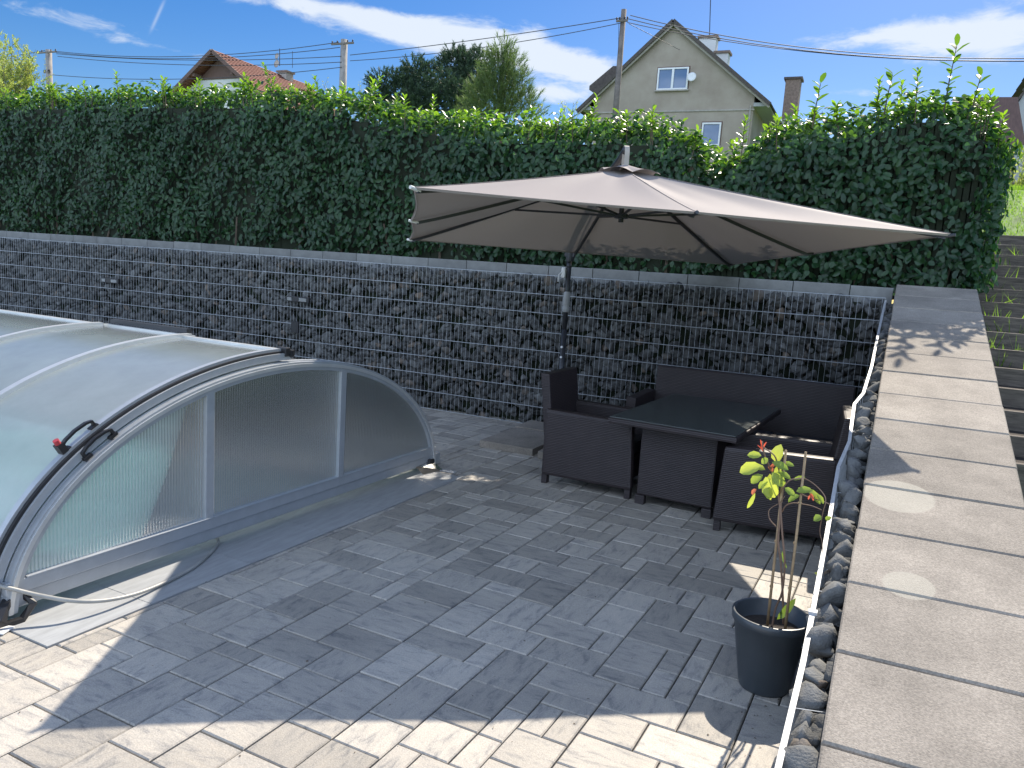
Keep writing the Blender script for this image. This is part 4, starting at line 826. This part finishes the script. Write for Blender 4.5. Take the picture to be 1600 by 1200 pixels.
# ------------------------------------------------------------------ potted vine
px, py = -.335, -4.37
pt = thing('plant_pot', 'round dark plastic plant pot by the right wall', 'plant pot', (px, py, 0))
prof = [(.02, .004), (.10, .0), (.104, .01), (.150, .285), (.158, .29), (.160, .32), (.152, .325), (.146, .318), (.138, .26), (.10, .25)]
MB().lathe(prof, 48, (px, py, 0)).build('pot_body', M['terra'], pt, smooth=True)
mb = MB(); mb.lathe([(.0001, .268), (.07, .262), (.145, .255)], 32, (px, py, 0)); mb.build('potting_soil', M['soil'], pt)
def pw(u, v, dy=0): return tuple(atY(u, v, py+dy))
for pts, lb in (([(1198, 985, .0), (1213, 850, .0), (1228, 703, .02)], 'left bamboo cane in the plant pot, vine twisted round it'), ([(1226, 988, -.03), (1243, 850, -.02), (1259, 706, 0)], 'right bamboo cane standing in the plant pot')):
    mb = MB(); mb.tube([pw(u, v, d) for u, v, d in pts], [.0062, .0058, .005], 8)
    p0 = Vector(pw(*pts[0][:2], pts[0][2])); p1 = Vector(pw(*pts[-1][:2], pts[-1][2]))
    for f in (.25, .5, .72): q = p0+(p1-p0)*f; mb.tube([q-Vector((0, 0, .004)), q+Vector((0, 0, .004))], .0078, 8)
    tag(mb.build('bamboo_cane', M['stake'], smooth=True), lb, 'cane', 'canes in the plant pot')
vn = thing('vine_plant', 'young climbing vine with yellow green leaves on canes in the dark pot', 'plant', (px, py, .26))
mb = MB()
S_ = [[(1205, 985), (1212, 950), (1222, 925), (1226, 880), (1222, 830), (1220, 790), (1224, 760), (1216, 730), (1210, 712), (1194, 700)],
      [(1224, 975), (1223, 930), (1220, 880), (1216, 845), (1219, 800), (1213, 760), (1205, 735), (1195, 712), (1191, 690)],
      [(1222, 800), (1228, 790), (1240, 786), (1256, 788), (1270, 791), (1284, 797)], [(1218, 770), (1232, 752), (1246, 748), (1260, 749), (1276, 760), (1288, 774), (1290, 785), (1286, 800), (1281, 830), (1285, 850), (1284, 876)],
      [(1213, 823), (1203, 812), (1201, 800), (1206, 793), (1218, 786), (1226, 776)], [(1250, 771), (1266, 778), (1285, 783), (1302, 791)]]
for i, s_ in enumerate(S_):
    pts = curve([pw(u, v, .02*sin(k*1.3+i)) for k, (u, v) in enumerate(s_)], 4); r0 = .0048 if i < 2 else .0028; mb.tube(pts, [r0*(1-.45*k/len(pts)) for k in range(len(pts))], 6)
mb.build('stem', M['stem'], vn, smooth=True)
def big_leaf(u, v, du, dv, w, tone, young, dy=0.0, nrm=(0, -.6, .8)):
    a = np.array(pw(u, v, dy)); b_ = np.array(pw(u+du, v+dv, dy-.01)); L = np.linalg.norm(b_-a)
    return leaves(a[None], (b_-a)[None], unit(np.array(nrm, float))[None], [L], [w*.92], np.array([[tone, young, .5]]), fold=.34, droop=.28)
M['vine'] = leafmat('vine_leaf', (.14, .22, .05), (.30, .42, .06), (.40, .46, .10), rough=.5, trans=.42, tcol=(.75, .72, .4))
M['vinered'] = leafmat('vine_tip', (.35, .13, .07), (.45, .2, .1), (.5, .10, .06), rough=.5, trans=.35, tcol=(1, .8, .6))
V1 = [(1190, 728, -36, 8, .06, .8, .9), (1212, 722, 6, -26, .055, .7, 1), (1196, 745, 14, 34, .075, .9, .9, -.01), (1206, 738, 20, 22, .05, .2, .3), (1192, 742, -20, 12, .04, .2, .3), (1206, 722, 26, 10, .035, .1, .1),
      (1190, 712, -22, -2, .035, .3, .5), (1180, 770, -12, 26, .02, .6, .8), (1244, 768, 24, -4, .035, .1, .2), (1226, 762, 16, 12, .03, .1, .2), (1262, 764, 22, 22, .035, .2, .3), (1285, 808, -14, 4, .035, .1, .1), (1290, 812, 8, -4, .022, .1, .1),
      (1200, 752, -16, 10, .03, .3, .4), (1210, 745, 10, -20, .03, .6, .8), (1198, 758, 4, 24, .035, .5, .6), (1196, 734, -26, -8, .035, .4, .7), (1214, 738, 22, 8, .03, .3, .2), (1250, 774, -20, 8, .03, .2, .1), (1276, 772, 12, 14, .022, .3, .3), (1240, 750, 16, -6, .02, .2, .2),
      (1222, 724, 18, 2, .025, .2, .2), (1272, 895, 10, 4, .012, .9, 1), (1214, 968, 28, -28, .035, .0, .0), (1203, 740, -2, 30, .05, .9, 1), (1200, 716, -10, 8, .03, .2, .3), (1222, 860, 4, 30, .012, 0, 0)]
leaf_obj('leaves', [big_leaf(*v[:7], (v[7] if len(v) > 7 else rng.uniform(-.03, .03)), (rng.uniform(-.4, .4), -.75, rng.uniform(.3, .9))) for v in V1], M['vine'], vn)
V2 = [(1192, 706, -2, -11, .010, .5, 1), (1190, 703, -5, -8, .008, .5, 1), (1193, 700, 3, -9, .008, .5, 1), (1190, 697, -1, -9, .008, .5, 1), (1200, 728, 8, 8, .022, .5, .3), (1182, 764, -8, 8, .02, .5, .3), (1266, 770, 6, 12, .012, .5, .8), (1268, 772, -6, 8, .01, .5, .8), (1204, 732, 8, -8, .02, .4, .4)]
for v in V2: leaf_obj('young_tip', [big_leaf(*v[:7], rng.uniform(-.02, .02))], M['vinered'], vn)

# ------------------------------------------------------------------ houses
def H(u, v, y): return Vector(atY(u, v, y))
def quad(mb, a, b_, c, d): mb.add([a, b_, c, d], [(0, 1, 2, 3)])
# beige gabled house
hs1 = thing('gabled_house', 'beige rendered house with a steep tiled gable, behind the hedge', 'house', (-12.3, 40, 5.6))
XL, XR, XA, Y0, Y1, ZE, ZA, ZB = -16.95, -7.45, -12.44, 40.0, 51.5, 12.25, 16.25, 4.8
mb = MB(); poly = [(XL, Y0, ZB), (XR, Y0, ZB), (XR, Y0, ZE), (XA, Y0, ZA), (XL, Y0, ZE)]; mb.prism(poly, (0, Y1-Y0, 0)); mb.build('wall', M['render'], hs1)
mb = MB(); mb.box((XL-.03, Y0-.06, 11.35), (XR+.06, Y0-.001, 11.43)); mb.build('string_course', M['trim'], hs1)
def roofslab(x0, z0, x1, z1, ya, yb, th=.18):
    mb = MB(); n = 26; d = Vector((x1-x0, 0, z1-z0)); nn = Vector((-d.z, 0, d.x)).normalized()
    if nn.z < 0: nn = -nn
    vs = []
    for i in range(n):   # courses of tiles, each lifted a little at its lower edge
        a = Vector((x0, 0, z0))+d*(i/n)+nn*(.07); b_ = Vector((x0, 0, z0))+d*((i+1)/n)+nn*(.02)
        vs = [(a.x, ya, a.z), (a.x, yb, a.z), (b_.x, yb, b_.z), (b_.x, ya, b_.z)]; e = nn*-.07
        mb.add(vs+[tuple(Vector(v)+e) for v in vs], [(0, 1, 2, 3), (4, 7, 6, 5), (0, 4, 5, 1), (1, 5, 6, 2), (2, 6, 7, 3), (3, 7, 4, 0)])
    return mb
sl1 = (ZA-ZE)/(XR-XA); sl0 = (ZA-ZE)/(XA-XL)
rf = roofslab(XL-1.05, ZE-1.05*sl0+.12, XA, ZA+.18, Y0-.35, Y1+.3); rf.add(*[(lambda m_: (m_.v, m_.f))(roofslab(XR+.95, ZE-.95*sl1+.12, XA, ZA+.18, Y0-.35, Y1+.3))][0])
rfo = rf.build('roof', M['tile'], hs1)
mb = MB(); mb.bar([(XL-1.0, Y0-.28, ZE-1.0*sl0-.06), (XA, Y0-.28, ZA-.02)], .10, .14, wd=(0, 1, 0)); mb.bar([(XR+.9, Y0-.28, ZE-.9*sl1-.06), (XA, Y0-.28, ZA-.02)], .10, .14, wd=(0, 1, 0)); mb.build('barge_board', M['trim'], hs1)
mb = MB(); mb.bar([(XL-1.05, Y0-.40, ZE-1.05*sl0+.10), (XA, Y0-.40, ZA+.16)], .10, .20, wd=(0, 1, 0)); mb.bar([(XR+.95, Y0-.40, ZE-.95*sl1+.10), (XA, Y0-.40, ZA+.16)], .10, .20, wd=(0, 1, 0)); mb.build('verge_tiles', M['tile'], rfo)
for (xa, xb_, nm) in ((XL-.95, XL, 0), (XR, XR+.85, 0)):
    mb = MB(); zt = ZE-.55 if nm == 0 else ZE; mb.box((xa, Y0-.1, 11.55), (xb_, Y1, 11.75)); mb.build('soffit', M['render3'], hs1)
def window(house, u0, v0, u1, v1, y, split=True, rv='pane'):
    a, b_ = H(u0, v0, y), H(u1, v1, y); x0, x1, z1, z0 = a.x, b_.x, a.z, b_.z
    mb = MB(); t = .09
    for lo, hi in (((x0, z0), (x1, z0+t)), ((x0, z1-t), (x1, z1)), ((x0, z0+t), (x0+t, z1-t)), ((x1-t, z0+t), (x1, z1-t))): mb.box((lo[0], y-.10, lo[1]), (hi[0], y-.01, hi[1]))
    if split: mb.box(((x0+x1)/2-t*.7, y-.10, z0+t), ((x0+x1)/2+t*.7, y-.01, z1-t))
    f = mb.build('window', M['white'], house); m2 = MB(); m2.box((x0+t*.5, y-.04, z0+t*.5), (x1-t*.5, y-.02, z1-t*.5)); m2.build('pane', M[rv], f)
    m4 = MB(); m4.box((x0-.06, y-.012, z0-.0), (x1+.06, y-.004, z1+.07)); m4.build('painted_shadow_gap', M['brown'], f)  # flat dark border, its colour standing in for shade round a recessed frame
    m3 = MB(); m3.box((x0-.1, y-.16, z0-.08), (x1+.1, y-.02, z0-.003)); m3.build('sill', M['trim'], f)
window(hs1, 1029, 107, 1074, 140, Y0); window(hs1, 1098, 192, 1124, 228, Y0, False)
MB().tube([(XR-.15, Y0-.12, 11.6), (XR-.15, Y0-.12, 5)], .05, 8).build('downpipe', M['trim'], hs1)
mb = MB(); c = H(1083, 123, Y0); mb.lathe([(.001, 0), (.16, .02), (.26, .06), (.265, .07), (.16, .045), (.001, .03)], 24); M4 = Matrix.Translation(c+Vector((0, -.35, 0))) @ Matrix.Rotation(radians(80), 4, 'X'); mb.v = [tuple(M4 @ Vector(v)) for v in mb.v]; mb.tube([c+Vector((0, -.3, -.05)), c+Vector((0, 0, -.15))], .025, 6)
mb.build('satellite_dish', M['white'], hs1, smooth=True)
for (x, y, w, zt, zb_) in ((-11.75, 46.5, .55, 17.35, 14.5), (-10.75, 46.5, .42, 16.35, 13.5)):
    mb = MB(); mb.box((x-w, y-.4, zb_), (x+w, y+.4, zt-.15)); ch = mb.build('chimney', M['render2'], rfo); m2 = MB(); m2.box((x-w-.1, y-.5, zt-.149), (x+w+.1, y+.5, zt)); m2.build('chimney_cap', M['brick'], ch)
mb = MB(); a = H(1108, 72, 47); mb.tube([a, H(1111, -25, 47)], .03, 5); mb.build('antenna', M['wire'], hs1)
mb = MB()   # dormer roof on the left slope
q = [H(921, 134, 42.5), H(958, 103, 42.5)]; e = Vector((0, 4.5, 0)); mb.prism([q[0], q[1], q[1]+Vector((1.6, 0, -.1)), q[0]+Vector((2.0, 0, -1.2)), q[0]+Vector((0, 0, -.25))], e); mb.build('dormer', M['tile'], hs1)
# red roofed house at the left
hs2 = thing('gabled_house', 'white house with a red tiled roof and brown boarded gable, left behind the hedge', 'house', (-43.5, 36, 5))
k2 = 43.66/52.66; AX, AZ = -.12+(-52.3)*k2, 1.67+16.23*k2; Y2 = 36.0; s2 = .70; dn_ = 5.2
mb = MB(); mb.prism([(AX-dn_, Y2, 4), (AX+dn_, Y2, 4), (AX+dn_, Y2, AZ-.25-s2*dn_), (AX, Y2, AZ-.25), (AX-dn_, Y2, AZ-.25-s2*dn_)], (0, 8.4, 0)); mb.build('wall', M['render2'], hs2)
mb = MB(); zz = AZ-1.75; hw_ = (AZ-.3-zz)/s2; mb.prism([(AX-hw_, Y2-.07, zz), (AX+hw_, Y2-.07, zz), (AX, Y2-.07, AZ-.3)], (0, .066, 0)); mb.build('gable_boarding', M['brown'], hs2)
rf = roofslab(AX-dn_-.8, AZ-s2*(dn_+.8), AX, AZ, Y2-.9, Y2+9.3); m2_ = roofslab(AX+dn_+.8, AZ-s2*(dn_+.8), AX, AZ, Y2-.9, Y2+9.3); rf.add(m2_.v, m2_.f); rfo = rf.build('roof', M['rtile'], hs2)
mb = MB(); 
for sg in (-1, 1): mb.bar([(AX+sg*(dn_+.8), Y2-.93, AZ-s2*(dn_+.8)-.08), (AX, Y2-.93, AZ-.06)], .05, .26, wd=(0, 1, 0))
mb.build('barge_board', M['brown'], hs2)
for sg in (-1, 1): MB().bar([(AX+sg*1.75, Y2-.85, AZ-s2*1.75-.35), (AX+sg*1.75, Y2, AZ-s2*1.75-.35)], .2, .2).build('bracket', M['brown'], hs2)
c = H(446, 122, Y2+6.3); mb = MB(); mb.box((c.x-.42, c.y-.4, c.z-1.6), (c.x+.42, c.y+.4, c.z+.35)); ch = mb.build('chimney', M['trim'], rfo); m2_ = MB(); m2_.box((c.x-.52, c.y-.5, c.z+.351), (c.x+.52, c.y+.5, c.z+.47)); m2_.build('chimney_cap', M['brick'], ch)
MB().tube([H(437, 103, Y2+6), H(437, 76, Y2+6)], .03, 5).build('antenna_mast', M['wire'], hs2); MB().tube([H(457, 106, Y2+6), H(457, 80, Y2+6)], .02, 5).build('antenna_mast', M['wire'], hs2)
for (u, v, r) in ((433.5, 88, .18), (433, 100, .24)):
    c = H(u, v, Y2+5.8); mb = MB(); mb.lathe([(.001, 0), (r*.6, .02), (r, .07), (r*.6, .05), (.001, .03)], 20); M4 = Matrix.Translation(c) @ Matrix.Rotation(radians(80), 4, 'X') @ Matrix.Scale(1.25, 4, (0, 1, 0)); mb.v = [tuple(M4 @ Vector(v_)) for v_ in mb.v]; mb.build('dish', M['trim'], hs2, smooth=True)
# house behind with brick chimney
hs3 = thing('low_house', 'low house behind the hedge, only its brick chimney showing beside the beige house', 'house', (-6.6, 50, 6))
a = H(1228, 124, 50); b_ = H(1251, 124, 50); mb = MB(); mb.box((a.x, 50, 9), (b_.x, 51, a.z)); ch = mb.build('chimney', M['brick'], hs3); m2_ = MB(); m2_.box((a.x-.12, 49.9, a.z+.001), (b_.x+.12, 51.1, a.z+.14)); m2_.build('chimney_cap', M['tile'], ch)
mb = MB(); mb.prism([(-10, 47, 5), (-2, 47, 5), (-2, 47, 10), (-6.2, 47, 12.4), (-10, 47, 10)], (0, 9, 0)); mb.build('wall', M['render3'], hs3)
# grey house at the right edge with a brown outbuilding
hs4 = thing('grey_house', 'pale grey gable of a house at the right edge of the photo, behind the hedge', 'house', (7, 24, 4))
a = H(1601, 138, 24); s_ = 1.18; xr = 10.5; xl_ = H(1582, 190, 24).x
mb = MB(); za = a.z; xa = a.x
ax_ = xl_+4.2; slope = (H(1600, 141, 24).z-H(1586, 163, 24).z)/(H(1600, 141, 24).x-H(1586, 163, 24).x); ze = H(1582, 170, 24).z
mb.prism([(xl_, 24, 2.5), (xl_+8.4, 24, 2.5), (xl_+8.4, 24, ze), (ax_, 24, ze+4.2*slope), (xl_, 24, ze)], (0, 10, 0)); mb.build('wall', M['render3'], hs4)
rf = roofslab(xl_-.15, ze-.1*slope, ax_, ze+4.2*slope+.12, 23.9, 34.4); m2_ = roofslab(xl_+8.6, ze-.1*slope, ax_, ze+4.2*slope+.12, 23.9, 34.4); rf.add(m2_.v, m2_.f); rf.build('roof', M['tile'], hs4)
hs5 = thing('garden_shed', 'dark brown shed with a flat topped roof behind the right end of the hedge', 'shed', (2, 20, 4))
a = H(1490, 156, 20); b_ = H(1590, 156, 20); mb = MB(); mb.prism([(a.x, 20, a.z), (b_.x, 20, b_.z), (b_.x+.2, 18.7, b_.z-1.5), (a.x-.2, 18.7, a.z-1.5)], (0, .05, .09)); mb.build('roof', M['brown'], hs5)
mb = MB(); mb.box((a.x, 18.9, 3.5), (b_.x, 22, a.z-1.45)); mb.build('wall', M['brown'], hs5)

# ------------------------------------------------------------------ utility poles and cables
def upole(x, y, zt, r, mt, lb, cross):
    t = thing('utility_pole', lb, 'utility pole', (x, y, float(hfun(x, y))))
    MB().tube([(x, y, float(hfun(x, y))-.2), (x, y, zt)], [r*1.35, r], 12).build('shaft', M[mt], t, smooth=True)
    for (dz, w) in cross:
        mb = MB(); mb.bar([(x-w, y-.16, zt-dz), (x+w, y-.16, zt-dz)], .09, .09); cr = mb.build('crossarm', M['polewood'], t)
        for s_ in (-1, -.5, .5, 1):
            m2 = MB(); m2.lathe([(.03, 0), (.05, .03), (.03, .06), (.05, .09), (.02, .13)], 8, (x+s_*w*.92, y-.16, zt-dz+.046)); m2.build('insulator', M['wire'], cr)
    return t
p1 = H(975, 15, 30); p2 = H(538, 62, 30); p3 = H(76, 78, 30)
upole(p1.x, 30, p1.z, .125, 'polewood', 'tall wooden utility pole in front of the beige house', [(.55, .28)])
upole(p2.x, 30, p2.z, .19, 'pole', 'concrete utility pole with one crossarm, right of the red roofed house', [(.25, .75)])
t3 = upole(p3.x, 30, p3.z, .2, 'pole', 'utility pole with crossarms by the pale spring tree at the far left', [(.2, 1.0), (1.5, .3)])
p4 = Vector((23, 28.5, 13.0)); p0 = Vector((-84, 30, 14.5))
def cable(a, b_, sag, lb, r=.018, n=24):
    pts = [a.lerp(b_, i/n)-Vector((0, 0, sag*4*(i/n)*(1-i/n))) for i in range(n+1)]
    return tag(MB().tube(pts, r, 5, cap=False).build('overhead_cable', M['wire']), lb, 'cable', 'overhead power cables')
def cab_fit(a, b_, via, lb, r=.018):    # sag chosen so the span hangs through a point of the sky
    best = None
    for s_ in np.linspace(-.5, 4, 91):
        pts = [a.lerp(b_, i/40)-Vector((0, 0, s_*4*(i/40)*(1-i/40))) for i in range(41)]
        d = min(((p-Vector(tuple(CAM))).normalized()-Vector(tuple(unit(ray(*via))))).length for p in pts)
        if best is None or d < best[0]: best = (d, s_)
    return cable(a, b_, best[1], lb, r)
d_ = Vector((0, -.16, 0))
cab_fit(H(985, 24, 29.8), Vector((16, 29, 11.6)), (1400, 88), 'upper cable from the wooden pole to the right, over the beige roof', .02)
cab_fit(H(980, 29, 29.8), Vector((16, 29, 11.45)), (1400, 91), 'middle cable of the three running right from the wooden pole', .02)
cab_fit(H(980, 35, 29.8), Vector((16, 29, 11.3)), (1300, 84), 'lowest cable of the three running right from the wooden pole', .018)
cab_fit(H(970, 28, 29.8), H(547, 86, 29.8), (800, 56), 'upper cable between the wooden and the concrete pole', .02)
cab_fit(H(970, 36, 29.8), H(547, 95, 29.8), (800, 69), 'lower cable between the wooden and the concrete pole', .018)
cab_fit(H(983, 37, 29.8), H(1062, 78, 39.8), (1020, 56), 'service cable from the wooden pole down to the beige gable', .014)
for (u2, v2, u3, v3, vu, vv_, lb) in [(529, 66, 86, 80, 346, 86, 'topmost cable between the concrete pole and the far left pole'), (531, 74, 88, 82, 346, 90, 'second cable down between the concrete pole and the far left pole'),
        (533, 88, 88, 84, 346, 94, 'third cable down between the concrete pole and the far left pole'), (534, 97, 90, 88, 300, 101, 'fourth cable down, passing just over the red roof'), (534, 105, 82, 117, 300, 124, 'lowest cable at the left, crossing the white gable')]:
    cab_fit(H(u2, v2, 29.8), H(u3, v3, 29.8), (vu, vv_), lb, .02)
cable(H(70, 79, 29.8), p0, .6, 'cable running off the photo to the left from the far left pole', .02)
cable(H(967, 36, 29.9), H(966, 95, 29.9), .0, 'short cable hanging down beside the wooden pole', .012)

# ------------------------------------------------------------------ trees
M['needle'] = leafmat('pine_needle', (.025, .052, .036), (.055, .092, .055), (.10, .15, .07), rough=.6, trans=.15, tcol=(.8, 1, .6))
M['needle2'] = leafmat('pale_needle', (.05, .085, .035), (.11, .16, .06), (.18, .23, .08), rough=.6, trans=.3, tcol=(.9, 1, .6))
M['spring'] = leafmat('spring_leaf', (.20, .25, .06), (.36, .42, .12), (.5, .55, .2), rough=.6, trans=.4, tcol=(.7, .7, .4))
M['twig'] = mat('twig', (.16, .13, .11), .9)
def tuft_tree(name, label, base, clumps, mt, nper, ln, wd, spread=.55, upb=.35, group=None, dens=230):
    """clumps: list of (centre, radius). needles radiate from sprigs through each clump"""
    t = thing(name, label, 'tree', base, 0, group); mb = MB(); b0 = Vector(base); top = max(c[0][2] for c in clumps)
    tr = Vector((sum(c[0][0] for c in clumps)/len(clumps), base[1], top-.5)); mb.tube([b0, b0.lerp(tr, .5), tr], [.22, .14, .05], 8)
    trk = mb.build('trunk', M['bark'], t, smooth=True); m2 = MB(); Ps = []; Ts = []; Cs = []
    for c, r in clumps:
        c = np.array(c, float); f = min(1, max(.15, (c[2]-base[2]-.6)/(top-base[2]))); st_ = b0.lerp(tr, f*.85); m2.tube([st_, st_.lerp(Vector(c), .6)+Vector((0, 0, -.1)), Vector(c)], [.06, .035, .012], 5)
        ns = max(12, int(dens*r*r)); sp_ = unit(rng.normal(size=(ns, 3))*[1, 1, .8]+[0, -.1, .25])*(r*rng.uniform(.35, 1.0, ns)**.6)[:, None]+c; sd_ = unit(sp_-c+[0, 0, upb*r]+rng.normal(size=(ns, 3))*.2*r)
        for k_ in range(ns):
            f_ = rng.uniform(0, 1, nper)[:, None]; P = sp_[k_]+sd_[k_]*f_*ln*2.2; T = unit(sd_[k_]*.9+rng.normal(size=(nper, 3))*spread); Ps.append(P); Ts.append(T)
            Cs.append(np.stack([np.clip(rng.normal(.45, .2, nper), 0, 1), np.clip(f_[:, 0]*.6*rng.random(nper), 0, 1), rng.random(nper)], 1))
    m2.build('branches', M['bark'], trk); P = np.concatenate(Ps); n = len(P)
    blade_obj('crown', P, np.concatenate(Ts), rng.uniform(.6, 1.2, n)*ln, np.full(n, wd), np.concatenate(Cs), mt, t); return t
def cl(lst, y, k=1.0): return [((H(u, v, y+dy).x, y+dy, H(u, v, y+dy).z), r*k) for u, v, r, dy in lst]
YT = 24
tuft_tree('pine_tree', 'low dark pine at the left of the pine group, behind the hedge', (H(610, 160, YT).x, YT, 3.6), cl([(600, 138, .75, 0), (628, 150, .8, .3), (590, 158, .6, -.2), (618, 128, .5, 0), (650, 165, .7, 0), (600, 175, .8, 0), (640, 180, .8, 0)], YT), M['needle'], 30, .15, .034, group='pines behind the hedge')
tuft_tree('pine_tree', 'dark pine in the middle of the pine group', (H(670, 160, YT+1).x, YT+1, 3.7), cl([(650, 118, .7, 1), (672, 124, .7, 1.3), (640, 130, .6, 1), (690, 140, .8, .6), (660, 150, .8, .8), (700, 165, .9, .5), (720, 150, .6, .5), (670, 175, .9, 0.6), (730, 175, .8, .6)], YT), M['needle'], 30, .15, .034, group='pines behind the hedge')
tuft_tree('pine_tree', 'tallest dark pine with a rounded head, right in the pine group', (H(725, 160, YT+2.5).x, YT+2.5, 3.8), cl([(712, 97, .6, 2.5), (728, 104, .8, 2.6), (750, 100, .6, 2.5), (705, 108, .6, 2.4), (738, 120, .8, 2.3), (715, 130, .8, 2.4), (744, 135, .7, 2), (725, 150, .9, 2.2)], YT), M['needle'], 30, .15, .034, group='pines behind the hedge')
tuft_tree('pine_tree', 'tall feathery light green pine right of the dark pines', (H(785, 170, 21).x, 21, 3.4), cl([(788, 82, .32, 0), (782, 98, .45, 0), (795, 108, .5, .1), (775, 116, .5, 0), (790, 130, .6, 0), (768, 138, .55, .1), (806, 128, .45, 0), (755, 150, .5, 0), (780, 155, .7, 0), (805, 150, .5, 0), (820, 160, .42, .2), (745, 165, .45, 0), (765, 175, .7, 0), (800, 178, .6, 0), (825, 178, .4, 0), (740, 185, .5, 0)], 21), M['needle2'], 26, .22, .020, spread=.4, upb=.8, dens=200)
def twig_tree(name, label, u0, u1, vt, y, zb_, n, leafy, mt='spring', hgt=1.0, seed=3, lf=.05, rr_=.02):
    r_ = np.random.default_rng(seed); a, b_ = H(u0, vt, y), H(u1, vt, y); cxm = (a.x+b_.x)/2; wd = (b_.x-a.x)/2; t = thing(name, label, 'tree', (cxm, y, zb_)); mb = MB(); packs = []; top = (a.z+b_.z)/2
    MB().tube([(cxm, y, zb_), (cxm, y, zb_+(top-zb_)*.45)], [.16, .09], 8).build('trunk', M['bark'], t)
    Ps = []; Ts = []
    for i in range(n):
        s0 = Vector((cxm, y, zb_+(top-zb_)*r_.uniform(.15, .45))); f = r_.uniform(-1, 1); ht = (top-zb_)*(1-.35*f*f)*r_.uniform(.72, 1.0); e = Vector((cxm+f*wd, y+r_.uniform(-1, 1)*wd*.6, zb_+ht)); mid = s0.lerp(e, .5)+Vector((f*wd*.25, 0, -.1))
        pts = curve([s0, mid, e], 6); mb.tube(pts, [rr_*(1-.8*k/len(pts)) for k in range(len(pts))], 4)
        for j in range(7):
            q = pts[int(r_.integers(4, len(pts)-1))]; d = Vector((r_.normal()*.4, r_.normal()*.4, r_.uniform(.3, 1))).normalized()*r_.uniform(.3, .8)*hgt; mb.tube([q, q+d], [rr_*.45, rr_*.15], 3)
            if leafy:
                m_ = leafy; f_ = r_.uniform(.1, 1, m_)[:, None]; Ps.append(np.array(q)+np.array(d)*f_+r_.normal(size=(m_, 3))*.03); Ts.append(unit(np.array(d)[None]+r_.normal(size=(m_, 3))*.35))
    mb.build('twigs', M['twig'], t)
    if leafy:
        P = np.concatenate(Ps); T = np.concatenate(Ts); m_ = len(P); leaf_obj('crown', [leaves(P, T, unit(r_.normal(size=(m_, 3))+[0, -.5, .5]), r_.uniform(.7, 1.3, m_)*lf, r_.uniform(.7, 1.3, m_)*lf*.45, np.stack([r_.random(m_), r_.random(m_)*.8, r_.random(m_)], 1))], M[mt], t)
    return t
twig_tree('spring_tree', 'pale yellow green spring tree at the far left behind the hedge', -50, 46, 50, 16, 3.2, 110, 34, seed=4, lf=.09)
twig_tree('spring_tree', 'thin pale sapling between the yellow green tree and the far left pole', 40, 100, 92, 17, 3.2, 22, 12, seed=5, lf=.07)
twig_tree('bare_tree', 'bare grey twiggy tree rising behind the dark pines', 615, 705, 82, 32, 4.8, 46, 0, seed=6, rr_=.03)
twig_tree('bare_tree', 'small hazy budding tree left of the dark pines', 552, 596, 118, 30, 4.5, 34, 6, seed=7, lf=.08)
twig_tree('bare_tree', 'faint bare tree just left of the concrete pole', 498, 526, 124, 30, 4.5, 20, 4, seed=8, lf=.07)
twig_tree('bare_tree', 'low budding bush left of the beige house eave', 868, 910, 152, 26, 4.2, 22, 5, seed=9, lf=.08)
twig_tree('bare_tree', 'small grey bush between the feathery pine and the beige house', 826, 866, 166, 24, 4.0, 26, 10, seed=10, lf=.08)
twig_tree('garden_shrub', 'bright green shrub at the right edge of the photo, above the lawn', 1588, 1640, 250, 9.5, 2.4, 22, 20, seed=12, lf=.07)
# young red-leaved shoot tips seen in the gap of the hedge are part of the hedges; dry leaves on the paving
n = 260; P = np.stack([rng.uniform(-3, -.2, n), rng.uniform(-6.0, -.6, n), np.full(n, .004)], 1); wall_ = rng.random(n) < .4; P[wall_, 0] = -.12-np.abs(rng.normal(0, .09, wall_.sum())); P[wall_, 0] += .031*P[wall_, 1]+.0
leaf_obj('leaf_litter', [leaves(P, unit(np.stack([rng.normal(size=n), rng.normal(size=n), np.zeros(n)], 1)), np.tile([0, 0, 1.0], (n, 1))+rng.normal(size=(n, 3))*.2, rng.uniform(.004, .014, n), rng.uniform(.003, .007, n), np.stack([rng.random(n)]*3, 1))], M['bark'])
tag(bpy.data.objects['leaf_litter'], kind='stuff')
